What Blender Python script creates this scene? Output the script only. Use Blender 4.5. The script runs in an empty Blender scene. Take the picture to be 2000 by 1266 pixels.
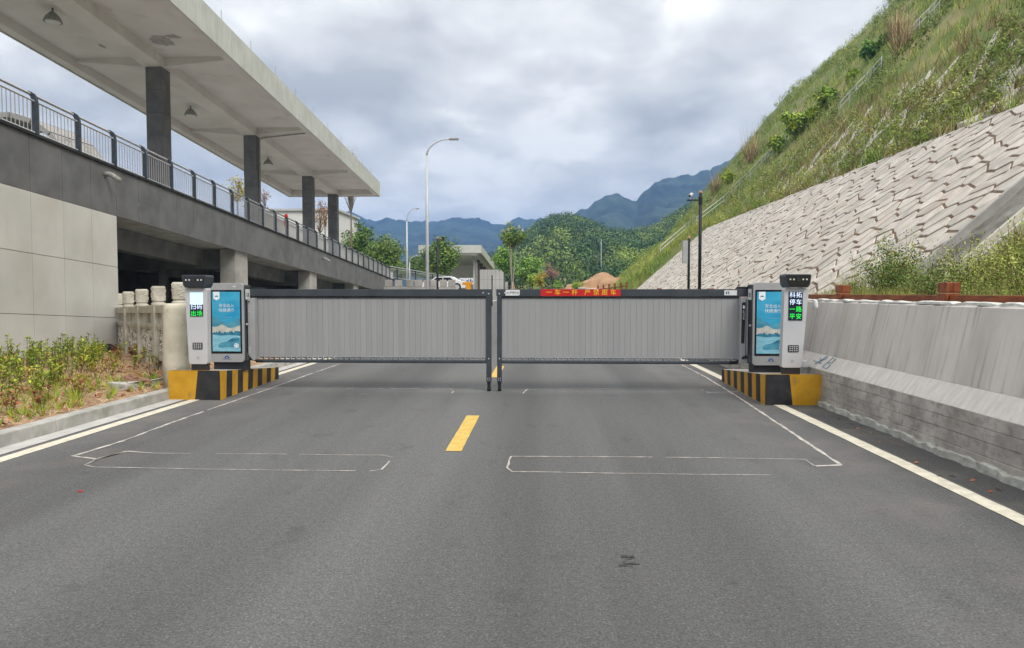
import bpy, math, random
import numpy as np
from mathutils import Vector, Matrix, Euler, noise as mn
random.seed(7)
R = math.radians
# ------------------------------------------------------------------ camera, sky, sun, exposure
SC = bpy.context.scene
COL = SC.collection
FPX = 1400.0                                    # focal length in photograph pixels (2000 wide)
CAMZ = 1.6
PITCH = math.atan(61 / FPX); YAW = math.atan(57 / FPX)
cam_d = bpy.data.cameras.new('camera'); cam = bpy.data.objects.new('camera', cam_d); COL.objects.link(cam)
cam.location = (0, 0, CAMZ); cam.rotation_euler = (math.pi / 2 - PITCH, 0, YAW)
cam_d.sensor_width = 36; cam_d.lens = 36 * FPX / 2000; cam_d.clip_start = 0.05; cam_d.clip_end = 9000
SC.camera = cam
CM = Euler((math.pi / 2 - PITCH, 0, YAW)).to_matrix()

SUN_EL, SUN_AZ = 46, 140                        # azimuth: clockwise from +Y, so the sun stands behind the camera, to the right
w = bpy.data.worlds.new('World'); SC.world = w; w.use_nodes = True
nt = w.node_tree; N = nt.nodes; L = nt.links
for n in list(N): N.remove(n)
def nd(t, **k):
    n = N.new(t)
    for a, b in k.items(): setattr(n, a, b)
    return n
out = nd('ShaderNodeOutputWorld'); bg = nd('ShaderNodeBackground'); L.new(bg.outputs[0], out.inputs[0])
sky = nd('ShaderNodeTexSky'); sky.sky_type = 'NISHITA'; sky.sun_disc = False
sky.sun_elevation = R(SUN_EL); sky.sun_rotation = R(SUN_AZ)
tc = nd('ShaderNodeTexCoord'); sep = nd('ShaderNodeSeparateXYZ'); L.new(tc.outputs['Generated'], sep.inputs[0])
def wm(op, a, b=None, clamp=False):
    n = nd('ShaderNodeMath', operation=op); n.use_clamp = clamp
    for i, v in enumerate((a, b)):
        if v is None: continue
        if isinstance(v, (int, float)): n.inputs[i].default_value = v
        else: L.new(v, n.inputs[i])
    return n.outputs[0]
zc = wm('MAXIMUM', sep.outputs['Z'], 0.0)
den = wm('ADD', zc, 0.34)
cmb = nd('ShaderNodeCombineXYZ'); L.new(wm('DIVIDE', sep.outputs['X'], den), cmb.inputs[0]); L.new(wm('DIVIDE', sep.outputs['Y'], den), cmb.inputs[1])
def wnoise(scale, detail, dist, off, rough=0.5):
    mp = nd('ShaderNodeMapping'); mp.inputs['Location'].default_value = off; L.new(cmb.outputs[0], mp.inputs[0])
    n = nd('ShaderNodeTexNoise'); n.inputs['Scale'].default_value = scale; n.inputs['Detail'].default_value = detail
    n.inputs['Distortion'].default_value = dist; n.inputs['Roughness'].default_value = rough; L.new(mp.outputs[0], n.inputs['Vector']); return n.outputs['Fac']
n1 = wnoise(1.7, 4, 0.25, (3.3, 1.2, 0), 0.5); n2 = wnoise(5.0, 6, 0.35, (7.1, 4.0, 2.0), 0.55)
mixn = wm('ADD', wm('MULTIPLY', n1, 0.60), wm('MULTIPLY', n2, 0.40))
cr = nd('ShaderNodeValToRGB'); L.new(mixn, cr.inputs[0])
e = cr.color_ramp.elements
e[0].position = 0.40; e[0].color = (0.42, 0.42, 0.43, 1)
e[1].position = 0.60; e[1].color = (0.84, 0.83, 0.83, 1)
m_ = cr.color_ramp.elements.new(0.47); m_.color = (0.54, 0.54, 0.55, 1)
m_ = cr.color_ramp.elements.new(0.54); m_.color = (0.66, 0.655, 0.66, 1)
hz = wm('SUBTRACT', 1.0, wm('MULTIPLY', zc, 5.0), True)         # paler towards the horizon
hm = nd('ShaderNodeMixRGB'); hm.inputs[2].default_value = (0.93, 0.86, 0.78, 1)
L.new(wm('MULTIPLY', hz, 0.45), hm.inputs[0]); L.new(cr.outputs[0], hm.inputs[1])
zb = wm('ADD', 1.0, wm('MULTIPLY', wm('SUBTRACT', zc, 0.25, True), 2.6))   # an overcast sky is brightest overhead
gain = nd('ShaderNodeVectorMath', operation='SCALE'); L.new(hm.outputs[0], gain.inputs[0]); L.new(wm('MULTIPLY', zb, 9.3), gain.inputs['Scale'])
mx = nd('ShaderNodeMixRGB'); mx.inputs[0].default_value = 0.94
L.new(sky.outputs[0], mx.inputs[1]); warm = nd('ShaderNodeVectorMath', operation='MULTIPLY'); warm.inputs[1].default_value = (1.005, 0.99, 0.93); L.new(gain.outputs[0], warm.inputs[0]); L.new(warm.outputs[0], mx.inputs[2]); L.new(mx.outputs[0], bg.inputs[0])
bg.inputs[1].default_value = 0.1
sd = bpy.data.lights.new('sun', 'SUN'); sd.energy = 1.9; sd.angle = R(24); sd.color = (1, 0.96, 0.9)
so = bpy.data.objects.new('sun', sd); COL.objects.link(so)
so.rotation_euler = (R(90 - SUN_EL), 0, R(180 - SUN_AZ)); so.location = (0, 0, 60)
vs = SC.view_settings; vs.view_transform = 'Standard'; vs.look = 'None'; vs.exposure = 0.56; vs.gamma = 1; vs.use_curve_mapping = False
cy = SC.cycles; cy.use_denoising = True; cy.max_bounces = 5; cy.diffuse_bounces = 4; cy.glossy_bounces = 2; cy.volume_bounces = 0
cy.transparent_max_bounces = 6; cy.use_adaptive_sampling = True
try: cy.denoising_input_passes = 'RGB_ALBEDO_NORMAL'
except Exception: pass

# ------------------------------------------------------------------ helpers
def at(px, py, Y):
    d = CM @ Vector(((px - 1000) / FPX, -(py - 633) / FPX, -1)); return Vector((0, 0, CAMZ)) + d * (Y / d.y)
def gp(px, py, z=0.0):
    d = CM @ Vector(((px - 1000) / FPX, -(py - 633) / FPX, -1)); return Vector((0, 0, CAMZ)) + d * ((z - CAMZ) / d.z)
def rise(Y): return 0.013 * min(max(Y - 25, 0), 65)

MATS = {}
def mat(name, c1, c2=None, scale=4.0, detail=4, rough=0.8, metal=0.0, bump=0.0, bscale=40.0, stretch=(1, 1, 1), lo=0.35, hi=0.65,
        rnd=0.0, emit=0.0, third=None, coords='Object', spec=0.3, subs=0.0):
    if name in MATS: return MATS[name]
    m = bpy.data.materials.new(name); m.use_nodes = True; t = m.node_tree; n = t.nodes; l = t.links
    b = n['Principled BSDF']; b.inputs['Roughness'].default_value = rough; b.inputs['Metallic'].default_value = metal
    b.inputs['Specular IOR Level'].default_value = spec
    tcn = n.new('ShaderNodeTexCoord'); mp = n.new('ShaderNodeMapping'); mp.inputs['Scale'].default_value = stretch
    if coords == 'World':
        g = n.new('ShaderNodeNewGeometry'); l.new(g.outputs['Position'], mp.inputs[0])
    else: l.new(tcn.outputs[coords], mp.inputs[0])
    col = None
    if c2 is None:
        col = n.new('ShaderNodeRGB'); col.outputs[0].default_value = (*c1, 1); col = col.outputs[0]
    else:
        nz = n.new('ShaderNodeTexNoise'); nz.inputs['Scale'].default_value = scale; nz.inputs['Detail'].default_value = detail; l.new(mp.outputs[0], nz.inputs['Vector'])
        r = n.new('ShaderNodeValToRGB'); r.color_ramp.elements[0].position = lo; r.color_ramp.elements[1].position = hi
        r.color_ramp.elements[0].color = (*c1, 1); r.color_ramp.elements[1].color = (*c2, 1)
        l.new(nz.outputs['Fac'], r.inputs[0]); col = r.outputs[0]
    if third:                                    # (colour, scale, lo, hi, stretch, amount)
        c3, s3, lo3, hi3, st3, am = third
        mp3 = n.new('ShaderNodeMapping'); mp3.inputs['Scale'].default_value = st3; mp3.inputs['Location'].default_value = (5, 3, 8)
        l.new(mp.inputs[0].links[0].from_socket, mp3.inputs[0])
        n3 = n.new('ShaderNodeTexNoise'); n3.inputs['Scale'].default_value = s3; n3.inputs['Detail'].default_value = 5; l.new(mp3.outputs[0], n3.inputs['Vector'])
        r3 = n.new('ShaderNodeMapRange'); r3.inputs['From Min'].default_value = lo3; r3.inputs['From Max'].default_value = hi3; r3.inputs['To Max'].default_value = am
        l.new(n3.outputs['Fac'], r3.inputs['Value'])
        x3 = n.new('ShaderNodeMixRGB'); x3.inputs[2].default_value = (*c3, 1); l.new(r3.outputs[0], x3.inputs[0]); l.new(col, x3.inputs[1]); col = x3.outputs[0]
    if rnd:
        oi = n.new('ShaderNodeObjectInfo'); ge = n.new('ShaderNodeNewGeometry')
        ad = n.new('ShaderNodeMath'); ad.operation = 'ADD'; l.new(oi.outputs['Random'], ad.inputs[0]); l.new(ge.outputs['Random Per Island'], ad.inputs[1])
        fr = n.new('ShaderNodeMath'); fr.operation = 'FRACT'; l.new(ad.outputs[0], fr.inputs[0])
        mr = n.new('ShaderNodeMapRange'); mr.inputs['To Min'].default_value = 1 - rnd; mr.inputs['To Max'].default_value = 1 + rnd; l.new(fr.outputs[0], mr.inputs['Value'])
        hs = n.new('ShaderNodeHueSaturation'); l.new(mr.outputs[0], hs.inputs['Value']); l.new(col, hs.inputs['Color']); col = hs.outputs[0]
    l.new(col, b.inputs['Base Color'])
    if bump:
        nb = n.new('ShaderNodeTexNoise'); nb.inputs['Scale'].default_value = bscale; nb.inputs['Detail'].default_value = 6; l.new(mp.outputs[0], nb.inputs['Vector'])
        bp = n.new('ShaderNodeBump'); bp.inputs['Strength'].default_value = bump; bp.inputs['Distance'].default_value = 0.02
        l.new(nb.outputs['Fac'], bp.inputs['Height']); l.new(bp.outputs[0], b.inputs['Normal'])
    if emit:
        l.new(col, b.inputs['Emission Color']); b.inputs['Emission Strength'].default_value = emit
    MATS[name] = m; return m

OFF = {}
def tag(o, label=None, cat=None, group=None, kind=None):
    if label: o['label'] = label
    if cat: o['category'] = cat
    if group: o['group'] = group
    if kind: o['kind'] = kind
    return o
def thing(name, loc, label, cat, group=None, rz=0.0):
    o = bpy.data.objects.new(name, None); COL.objects.link(o); o.location = loc; o.rotation_euler = (0, 0, rz); o.empty_display_size = 0.2
    OFF[o.name] = Vector(loc); return tag(o, label, cat, group)
class MB:
    def __init__(s): s.v = []; s.f = []; s.m = []; s.mi = 0
    def add(s, vs, fs):
        k = len(s.v); s.v += [tuple(p) for p in vs]; s.f += [tuple(i + k for i in q) for q in fs]; s.m += [s.mi] * len(fs); return s
    def box(s, x0, x1, y0, y1, z0, z1):
        return s.hexa([(x0, y0, z0), (x1, y0, z0), (x1, y1, z0), (x0, y1, z0), (x0, y0, z1), (x1, y0, z1), (x1, y1, z1), (x0, y1, z1)])
    def hexa(s, p): return s.add(p, [(3, 2, 1, 0), (4, 5, 6, 7), (0, 1, 5, 4), (1, 2, 6, 5), (2, 3, 7, 6), (3, 0, 4, 7)])
    def quad(s, a, b, c, d): return s.add([a, b, c, d], [(0, 1, 2, 3)])
    def tube(s, pts, rads, n=8, cap=True):
        pts = [Vector(p) for p in pts]
        if not hasattr(rads, '__len__'): rads = [rads] * len(pts)
        vs = []; fs = []
        for i, p in enumerate(pts):
            t = (pts[min(i + 1, len(pts) - 1)] - pts[max(i - 1, 0)]).normalized()
            u = t.cross(Vector((0, 0, 1)) if abs(t.z) < 0.95 else Vector((0, 1, 0))).normalized(); v = t.cross(u)
            for k in range(n):
                a = 2 * math.pi * k / n; vs.append(p + (u * math.cos(a) + v * math.sin(a)) * rads[i])
        for i in range(len(pts) - 1):
            for k in range(n):
                a = i * n + k; b = i * n + (k + 1) % n; fs.append((a, b, b + n, a + n))
        if cap:
            fs.append(tuple(range(n))[::-1]); fs.append(tuple((len(pts) - 1) * n + k for k in range(n)))
        return s.add(vs, fs)
    def lathe(s, cx, cy_, prof, n=16):
        return s.tube_z([(cx, cy_, z, r) for r, z in prof], n)
    def tube_z(s, q, n=16):
        vs = []; fs = []
        for (x, y, z, r) in q:
            for k in range(n):
                a = 2 * math.pi * k / n; vs.append((x + r * math.cos(a), y + r * math.sin(a), z))
        for i in range(len(q) - 1):
            for k in range(n):
                a = i * n + k; b = i * n + (k + 1) % n; fs.append((a, b, b + n, a + n))
        fs.append(tuple(range(n))[::-1]); fs.append(tuple((len(q) - 1) * n + k for k in range(n))); return s.add(vs, fs)
    def prism(s, poly, axis, a0, a1):           # poly of 2-D points, extruded along an axis
        def P(u, v, a): return {'x': (a, u, v), 'y': (u, a, v), 'z': (u, v, a)}[axis]
        n = len(poly); vs = [P(u, v, a0) for u, v in poly] + [P(u, v, a1) for u, v in poly]
        fs = [tuple(range(n))[::-1], tuple(range(n, 2 * n))] + [(i, (i + 1) % n, (i + 1) % n + n, i + n) for i in range(n)]
        return s.add(vs, fs)
    def build(s, name, mats, parent=None, smooth=False, local=False, bevel=0.0):
        me = bpy.data.meshes.new(name); off = Vector((0, 0, 0)) if (parent is None or local) else OFF.get(parent.name, Vector((0, 0, 0)))
        me.from_pydata([(x - off.x, y - off.y, z - off.z) for x, y, z in s.v], [], s.f)
        if not isinstance(mats, (list, tuple)): mats = [mats]
        for m in mats: me.materials.append(m)
        if len(mats) > 1:
            for p, mi in zip(me.polygons, s.m): p.material_index = mi
        if smooth:
            for p in me.polygons: p.use_smooth = True
        import bmesh
        bm = bmesh.new(); bm.from_mesh(me); bmesh.ops.recalc_face_normals(bm, faces=bm.faces)
        if bevel: bmesh.ops.bevel(bm, geom=[e for e in bm.edges if e.is_manifold and e.calc_face_angle(0) > 0.5], offset=bevel, segments=2, affect='EDGES', profile=0.6)
        bm.to_mesh(me); bm.free()
        return link(name, me, parent)
def link(name, me, parent=None, loc=None):
    o = bpy.data.objects.new(name, me); COL.objects.link(o)
    if parent is not None: o.parent = parent; OFF[o.name] = OFF.get(parent.name, Vector((0, 0, 0)))
    if loc is not None: o.location = loc
    return o
def np_mesh(name, V, F, mats, mi=None, smooth=False):
    V = np.asarray(V, dtype=np.float32); F = np.asarray(F, dtype=np.int32); me = bpy.data.meshes.new(name)
    nf, k = F.shape
    me.vertices.add(len(V)); me.vertices.foreach_set('co', V.ravel()); me.loops.add(nf * k); me.loops.foreach_set('vertex_index', F.ravel())
    me.polygons.add(nf); me.polygons.foreach_set('loop_start', np.arange(0, nf * k, k, dtype=np.int32))
    if not isinstance(mats, (list, tuple)): mats = [mats]
    for m in mats: me.materials.append(m)
    if mi is not None: me.polygons.foreach_set('material_index', np.asarray(mi, dtype=np.int32))
    if smooth: me.polygons.foreach_set('use_smooth', np.ones(nf, dtype=bool))
    me.update(calc_edges=True); return me
def copy_tree(o, parent=None):
    c = o.copy(); COL.objects.link(c)
    if parent is not None: c.parent = parent
    for ch in [x for x in o.children]: copy_tree(ch, c)
    return c
def text(s, size, m, parent, origin, right=(1, 0, 0), up=(0, 0, 1), align='CENTER', name='lettering', depth=0.0, spacing=1.0, line=1.0, bold=0.0, squash=1.0):
    cu = bpy.data.curves.new('t', 'FONT'); cu.body = s; cu.size = size; cu.align_x = align; cu.align_y = 'CENTER'; cu.space_character = spacing; cu.space_line = line
    cu.offset = 0; cu.extrude = depth; cu.resolution_u = 2
    ob = bpy.data.objects.new('t', cu); COL.objects.link(ob); bpy.context.view_layer.update()
    me = bpy.data.meshes.new_from_object(ob.evaluated_get(bpy.context.evaluated_depsgraph_get())); bpy.data.objects.remove(ob); bpy.data.curves.remove(cu)
    r = Vector(right).normalized(); u = Vector(up).normalized(); nn = r.cross(u)
    M = Matrix((r * squash, u, nn)).transposed().to_4x4(); M.translation = Vector(origin) - OFF.get(parent.name, Vector((0, 0, 0)))
    me.transform(M); me.materials.clear(); me.materials.append(m); me.name = name
    return link(name, me, parent)

# ------------------------------------------------------------------ materials
def asphalt_mat():
    m = bpy.data.materials.new('asphalt'); m.use_nodes = True; t = m.node_tree; n = t.nodes; l = t.links; b = n['Principled BSDF']
    g = n.new('ShaderNodeNewGeometry'); P = g.outputs['Position']
    def noise(sc, det, st=(1, 1, 1), ro=0.5):
        mp = n.new('ShaderNodeMapping'); mp.inputs['Scale'].default_value = st; l.new(P, mp.inputs[0])
        z = n.new('ShaderNodeTexNoise'); z.inputs['Scale'].default_value = sc; z.inputs['Detail'].default_value = det; z.inputs['Roughness'].default_value = ro; l.new(mp.outputs[0], z.inputs['Vector']); return z.outputs['Fac']
    def ramp(f, *st):
        r = n.new('ShaderNodeValToRGB'); l.new(f, r.inputs[0]); r.color_ramp.elements[0].position = st[0][0]; r.color_ramp.elements[0].color = (*[st[0][1]] * 3, 1)
        r.color_ramp.elements[1].position = st[-1][0]; r.color_ramp.elements[1].color = (*[st[-1][1]] * 3, 1)
        for p, v in st[1:-1]: q = r.color_ramp.elements.new(p); q.color = (v, v, v, 1)
        return r.outputs[0]
    def mul(a, b_):
        x = n.new('ShaderNodeMixRGB'); x.blend_type = 'MULTIPLY'; x.inputs[0].default_value = 1; l.new(a, x.inputs[1]); l.new(b_, x.inputs[2]); return x.outputs[0]
    base = ramp(noise(70, 6, ro=0.85), (0.33, 0.035), (0.45, 0.082), (0.55, 0.12), (0.63, 0.20), (0.70, 0.42))
    big = ramp(noise(0.9, 4, (1.0, 0.06, 1)), (0.34, 0.76), (0.66, 1.22))
    mid = ramp(noise(22, 7, ro=0.8), (0.32, 0.74), (0.5, 1.0), (0.66, 1.22))
    c = mul(mul(mul(base, big), mid), ramp(noise(2.6, 5, (1, .7, 1)), (0.62, 1.0), (0.72, 0.80)))
    sx = n.new('ShaderNodeSeparateXYZ'); l.new(P, sx.inputs[0])
    wt = n.new('ShaderNodeMath'); wt.operation = 'SINE'; ml = n.new('ShaderNodeMath'); ml.operation = 'MULTIPLY'; ml.inputs[1].default_value = 3.3
    l.new(sx.outputs[0], ml.inputs[0]); l.new(ml.outputs[0], wt.inputs[0])
    mr = n.new('ShaderNodeMapRange'); mr.inputs['From Min'].default_value = -1; mr.inputs['To Min'].default_value = 0.90; mr.inputs['To Max'].default_value = 1.07; l.new(wt.outputs[0], mr.inputs['Value'])
    c = mul(c, mr.outputs[0])
    # reddish dust that has settled along both edges of the carriageway
    ab = n.new('ShaderNodeMath'); ab.operation = 'ADD'; ab.inputs[1].default_value = 0.87; l.new(sx.outputs[0], ab.inputs[0])
    a2 = n.new('ShaderNodeMath'); a2.operation = 'ABSOLUTE'; l.new(ab.outputs[0], a2.inputs[0])
    m2 = n.new('ShaderNodeMapRange'); m2.inputs['From Min'].default_value = 2.6; m2.inputs['From Max'].default_value = 4.3; m2.inputs['To Max'].default_value = 1; l.new(a2.outputs[0], m2.inputs['Value'])
    dn = n.new('ShaderNodeMapRange'); dn.inputs['From Min'].default_value = 0.45; dn.inputs['From Max'].default_value = 0.7; l.new(noise(1.4, 5), dn.inputs['Value'])
    dm = n.new('ShaderNodeMath'); dm.operation = 'MULTIPLY'; l.new(m2.outputs[0], dm.inputs[0]); l.new(dn.outputs[0], dm.inputs[1])
    d3 = n.new('ShaderNodeMath'); d3.operation = 'MULTIPLY'; d3.inputs[1].default_value = 0.55; l.new(dm.outputs[0], d3.inputs[0])
    x = n.new('ShaderNodeMixRGB'); x.inputs[2].default_value = (0.19, 0.165, 0.145, 1); l.new(d3.outputs[0], x.inputs[0]); l.new(c, x.inputs[1])
    l.new(x.outputs[0], b.inputs['Base Color']); b.inputs['Roughness'].default_value = 0.82; b.inputs['Specular IOR Level'].default_value = 0.35
    bp = n.new('ShaderNodeBump'); bp.inputs['Strength'].default_value = 0.7; bp.inputs['Distance'].default_value = 0.012; l.new(noise(70, 6, ro=0.85), bp.inputs['Height']); l.new(bp.outputs[0], b.inputs['Normal'])
    return m
ASPH = asphalt_mat()
M = dict(
    ground=mat('ground_soil', (0.10, 0.085, 0.06), (0.09, 0.12, 0.045), 0.15, bump=0.4, bscale=3, coords='World'),
    darkasph=mat('verge_asphalt', (0.045, 0.045, 0.047), (0.10, 0.098, 0.095), 70, 6, 0.9, bump=0.8, bscale=90, coords='World', third=((0.14, 0.13, 0.115), 2.2, 0.5, 0.75, (1, 1, 1), 0.7)),
    linew=mat('cream_line_paint', (0.52, 0.48, 0.38), (0.66, 0.62, 0.51), 9, 6, 0.7, coords='World', third=((0.24, 0.22, 0.19), 26, 0.62, 0.78, (1, 1, 1), 0.75), bump=0.3, bscale=90),
    liney=mat('yellow_line_paint', (0.50, 0.33, 0.07), (0.60, 0.42, 0.12), 9, 6, 0.7, coords='World', third=((0.16, 0.14, 0.10), 30, 0.62, 0.78, (1, 1, 1), 0.8), bump=0.3, bscale=90),
    dirtline=mat('dirt_line', (0.16, 0.145, 0.125), (0.27, 0.25, 0.22), 20, 5, 0.95, coords='World'),
    sealant=mat('groove_filler', (0.27, 0.255, 0.235), (0.50, 0.47, 0.43), 14, 5, 0.8, coords='World'),
    kerb=mat('kerb_concrete', (0.32, 0.31, 0.29), (0.43, 0.415, 0.39), 6, 6, 0.85, bump=0.3, bscale=60, third=((0.17, 0.18, 0.13), 3.5, 0.5, 0.72, (1, 1, 1), 0.6), coords='World'),
    gutter=mat('gutter_concrete', (0.38, 0.37, 0.355), (0.48, 0.465, 0.445), 3, 6, 0.85, bump=0.2, bscale=60, coords='World', third=((0.22, 0.20, 0.17), 5, 0.55, 0.75, (1, 1, 1), 0.5)),
    soil=mat('dry_soil', (0.20, 0.12, 0.07), (0.42, 0.28, 0.17), 7, 8, 0.95, bump=1.0, bscale=14, coords='World'),
    straw=mat('straw', (0.42, 0.29, 0.16), (0.62, 0.48, 0.30), 5, rough=0.9, rnd=0.35),
    leaf=mat('seedling_leaf', (0.15, 0.25, 0.025), (0.38, 0.42, 0.04), 4, rough=0.5, rnd=0.35, coords='World'),
    leafy=mat('yellowing_leaf', (0.34, 0.36, 0.05), (0.45, 0.33, 0.06), 5, rough=0.6, rnd=0.3, coords='World'),
    redleaf=mat('withered_leaf', (0.24, 0.07, 0.03), (0.34, 0.16, 0.06), 5, rough=0.7, rnd=0.3, coords='World'),
    stem=mat('stem', (0.10, 0.065, 0.04), (0.17, 0.12, 0.08), 20, rough=0.9),
    lwall=mat('pale_wall_panel', (0.445, 0.435, 0.405), (0.525, 0.515, 0.485), 0.9, 6, 0.55, rnd=0.035, coords='World', spec=0.3, third=((0.34, 0.28, 0.20), 1.2, 0.55, 0.85, (0.6, 0.6, 0.25), 0.5)),
    dwall=mat('grey_fascia_panel', (0.10, 0.10, 0.10), (0.145, 0.145, 0.145), 1.6, 7, 0.6, rnd=0.05, coords='World', third=((0.26, 0.26, 0.255), 5, 0.66, 0.78, (1, 1, 1), 0.5), spec=0.3),
    bounce=mat('bounce_paving', (0.40, 0.385, 0.36), (0.50, 0.48, 0.45), 3, 5, 0.8, coords='World'),  # deck top, kept pale to throw light up at the canopy
    joint=mat('joint_black', (0.02, 0.02, 0.02), rough=0.9),
    jointl=mat('panel_joint', (0.09, 0.085, 0.08), rough=0.9),
    conc=mat('raw_concrete', (0.26, 0.25, 0.23), (0.38, 0.365, 0.34), 1.7, 7, 0.85, bump=0.25, bscale=25, coords='World'),
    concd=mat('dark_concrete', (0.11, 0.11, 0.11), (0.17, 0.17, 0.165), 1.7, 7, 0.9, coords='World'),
    soffit=mat('soffit_render', (0.60, 0.585, 0.56), (0.68, 0.665, 0.64), 0.8, 7, 0.75, coords='World', third=((0.30, 0.215, 0.18), 1.3, 0.62, 0.85, (1, 1, 1), 0.55)),
    fascia=mat('canopy_fascia', (0.43, 0.44, 0.40), (0.51, 0.52, 0.47), 1.5, 6, 0.5, coords='World', rnd=0.03, third=((0.28, 0.29, 0.26), 6, 0.5, 0.8, (2, 2, 0.2), 0.6)),
    peel=mat('peeled_patch', (0.30, 0.29, 0.275), (0.42, 0.41, 0.39), 6, 6, 0.9, coords='World'),
    clad=mat('column_cladding', (0.11, 0.11, 0.112), (0.16, 0.16, 0.162), 2.5, 6, 0.5, rnd=0.08, coords='World'),
    rail=mat('steel_rail', (0.36, 0.36, 0.37), (0.45, 0.45, 0.46), 8, rough=0.35, metal=0.7),
    bar=mat('baluster_steel', (0.42, 0.42, 0.43), rough=0.4, metal=0.6),
    post=mat('rail_post_paint', (0.03, 0.042, 0.055), (0.05, 0.062, 0.075), 6, rough=0.5),
    pvc=mat('pipe_grey', (0.22, 0.22, 0.20), (0.33, 0.33, 0.31), 12, rough=0.6),
    bal=mat('carved_stone', (0.40, 0.375, 0.315), (0.55, 0.52, 0.445), 5, 6, 0.9, bump=0.5, bscale=35, coords='World', third=((0.15, 0.16, 0.125), 3, 0.5, 0.8, (1, 1, 0.4), 0.7)),
    relief=mat('stone_relief', (0.50, 0.47, 0.40), (0.62, 0.59, 0.51), 9, 5, 0.9, coords='World', bump=0.5, bscale=60),
    recess_shade=mat('stone_recess_shade', (0.17, 0.155, 0.125), (0.26, 0.24, 0.20), 9, 5, 0.95, coords='World'),  # darker stone tone paints shade into the sunk ground of the carving
    pillar=mat('pillar_plaster', (0.44, 0.40, 0.31), (0.56, 0.52, 0.42), 3.5, 7, 0.85, bump=0.4, bscale=18, coords='World', third=((0.20, 0.18, 0.13), 6, 0.58, 0.74, (1, 1, 0.7), 0.7)),
    yel=mat('yellow_paint', (0.46, 0.235, 0.012), (0.56, 0.30, 0.02), 5, 6, 0.55, coords='World', bump=0.25, bscale=30, third=((0.20, 0.15, 0.08), 7, 0.60, 0.74, (1, 1, 0.6), 0.75)),
    blk=mat('black_paint', (0.016, 0.016, 0.018), (0.035, 0.035, 0.037), 5, 6, 0.6, coords='World', bump=0.25, bscale=30, third=((0.13, 0.12, 0.11), 9, 0.66, 0.8, (1, 1, 0.6), 0.7)),
    white=mat('white_enamel', (0.44, 0.445, 0.46), (0.48, 0.485, 0.495), 2, rough=0.35, spec=0.5),
    silver=mat('silver_paint', (0.33, 0.33, 0.335), (0.38, 0.38, 0.385), 3, rough=0.4, metal=0.15, spec=0.5),
    charcoal=mat('charcoal_paint', (0.033, 0.04, 0.048), (0.045, 0.053, 0.062), 5, rough=0.45, spec=0.4),
    dark=mat('dark_metal', (0.02, 0.021, 0.024), (0.03, 0.031, 0.035), 5, rough=0.5),
    glossk=mat('black_glass', (0.008, 0.009, 0.013), rough=0.12, spec=0.6),
    bolt=mat('bolt_steel', (0.6, 0.6, 0.6), rough=0.3, metal=0.6),
    lens=mat('infrared_led', (0.55, 0.55, 0.5), rough=0.3, emit=0.0),
    slat=mat('slat_aluminium', (0.282, 0.282, 0.282), (0.305, 0.305, 0.305), 2.2, 4, 0.5, metal=0.1, rnd=0.04, coords='World', stretch=(3, 1, 0.12), spec=0.4),
    slatgap=mat('slat_link', (0.07, 0.08, 0.09), (0.20, 0.215, 0.225), 30, rough=0.5, coords='World'),
    red=mat('red_banner', (0.46, 0.012, 0.014), (0.50, 0.016, 0.018), 4, rough=0.5),
    ytext=mat('yellow_lettering', (0.75, 0.52, 0.02), rough=0.6),
    wtext=mat('white_lettering', (0.75, 0.80, 0.82), rough=0.6),
    paper=mat('white_sticker', (0.55, 0.56, 0.56), (0.64, 0.65, 0.65), 20, rough=0.5),
    inkd=mat('dark_print', (0.06, 0.065, 0.07), rough=0.7),
    ledbg=mat('led_panel', (0.008, 0.012, 0.03), rough=0.4),
    ledw=mat('led_white', (0.62, 0.74, 0.95), emit=0.6),
    ledg=mat('led_green', (0.02, 0.75, 0.06), emit=0.6),
    lcd=mat('lit_screen', (0.55, 0.78, 0.92), emit=0.35),
    pblue=mat('poster_blue', (0.025, 0.29, 0.50), (0.06, 0.38, 0.58), 2.5, 5, 0.35, stretch=(1, 1, 3)),
    pmount=mat('poster_slate_blue', (0.045, 0.22, 0.33), (0.10, 0.33, 0.44), 6, 5, 0.35, stretch=(1, 1, 2)),
    psand=mat('poster_cream', (0.42, 0.42, 0.37), (0.56, 0.56, 0.52), 14, 4, 0.35),
    pdark=mat('poster_deep_blue', (0.02, 0.14, 0.23), (0.05, 0.22, 0.33), 16, 4, 0.35),
    ppale=mat('poster_pale_blue', (0.16, 0.42, 0.54), (0.28, 0.54, 0.64), 9, 4, 0.35, stretch=(1, 1, 4)),
    logo=mat('logo_blue', (0.012, 0.06, 0.26), rough=0.5),
    barrier=mat('barrier_concrete', (0.45, 0.415, 0.38), (0.56, 0.525, 0.49), 2.2, 6, 0.88, bump=0.35, bscale=20, coords='World', stretch=(1, 1, 0.45),
                third=((0.19, 0.175, 0.16), 2.4, 0.53, 0.70, (1, 6.0, 0.3), 0.5)),
    barlow=mat('barrier_foot_concrete', (0.30, 0.28, 0.255), (0.47, 0.445, 0.41), 2.6, 8, 0.9, bump=0.6, bscale=14, coords='World', third=((0.17, 0.16, 0.145), 16, 0.45, 0.68, (1, .7, 1.0), 0.5)),
    barledge=mat('barrier_ledge_concrete', (0.50, 0.465, 0.43), (0.60, 0.565, 0.53), 6, 6, 0.85, bump=0.4, bscale=30, coords='World', stretch=(1, 2.5, 0.6)),
    mortar=mat('mortar_pale', (0.40, 0.40, 0.365), (0.58, 0.58, 0.55), 9, 7, 0.9, bump=0.6, bscale=25, coords='World'),
    mortarf=mat('mortar_foot', (0.27, 0.27, 0.24), (0.44, 0.44, 0.40), 9, 7, 0.9, bump=0.8, bscale=20, coords='World'),
    bluep=mat('blue_chalk', (0.13, 0.27, 0.37), rough=0.9),
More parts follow.
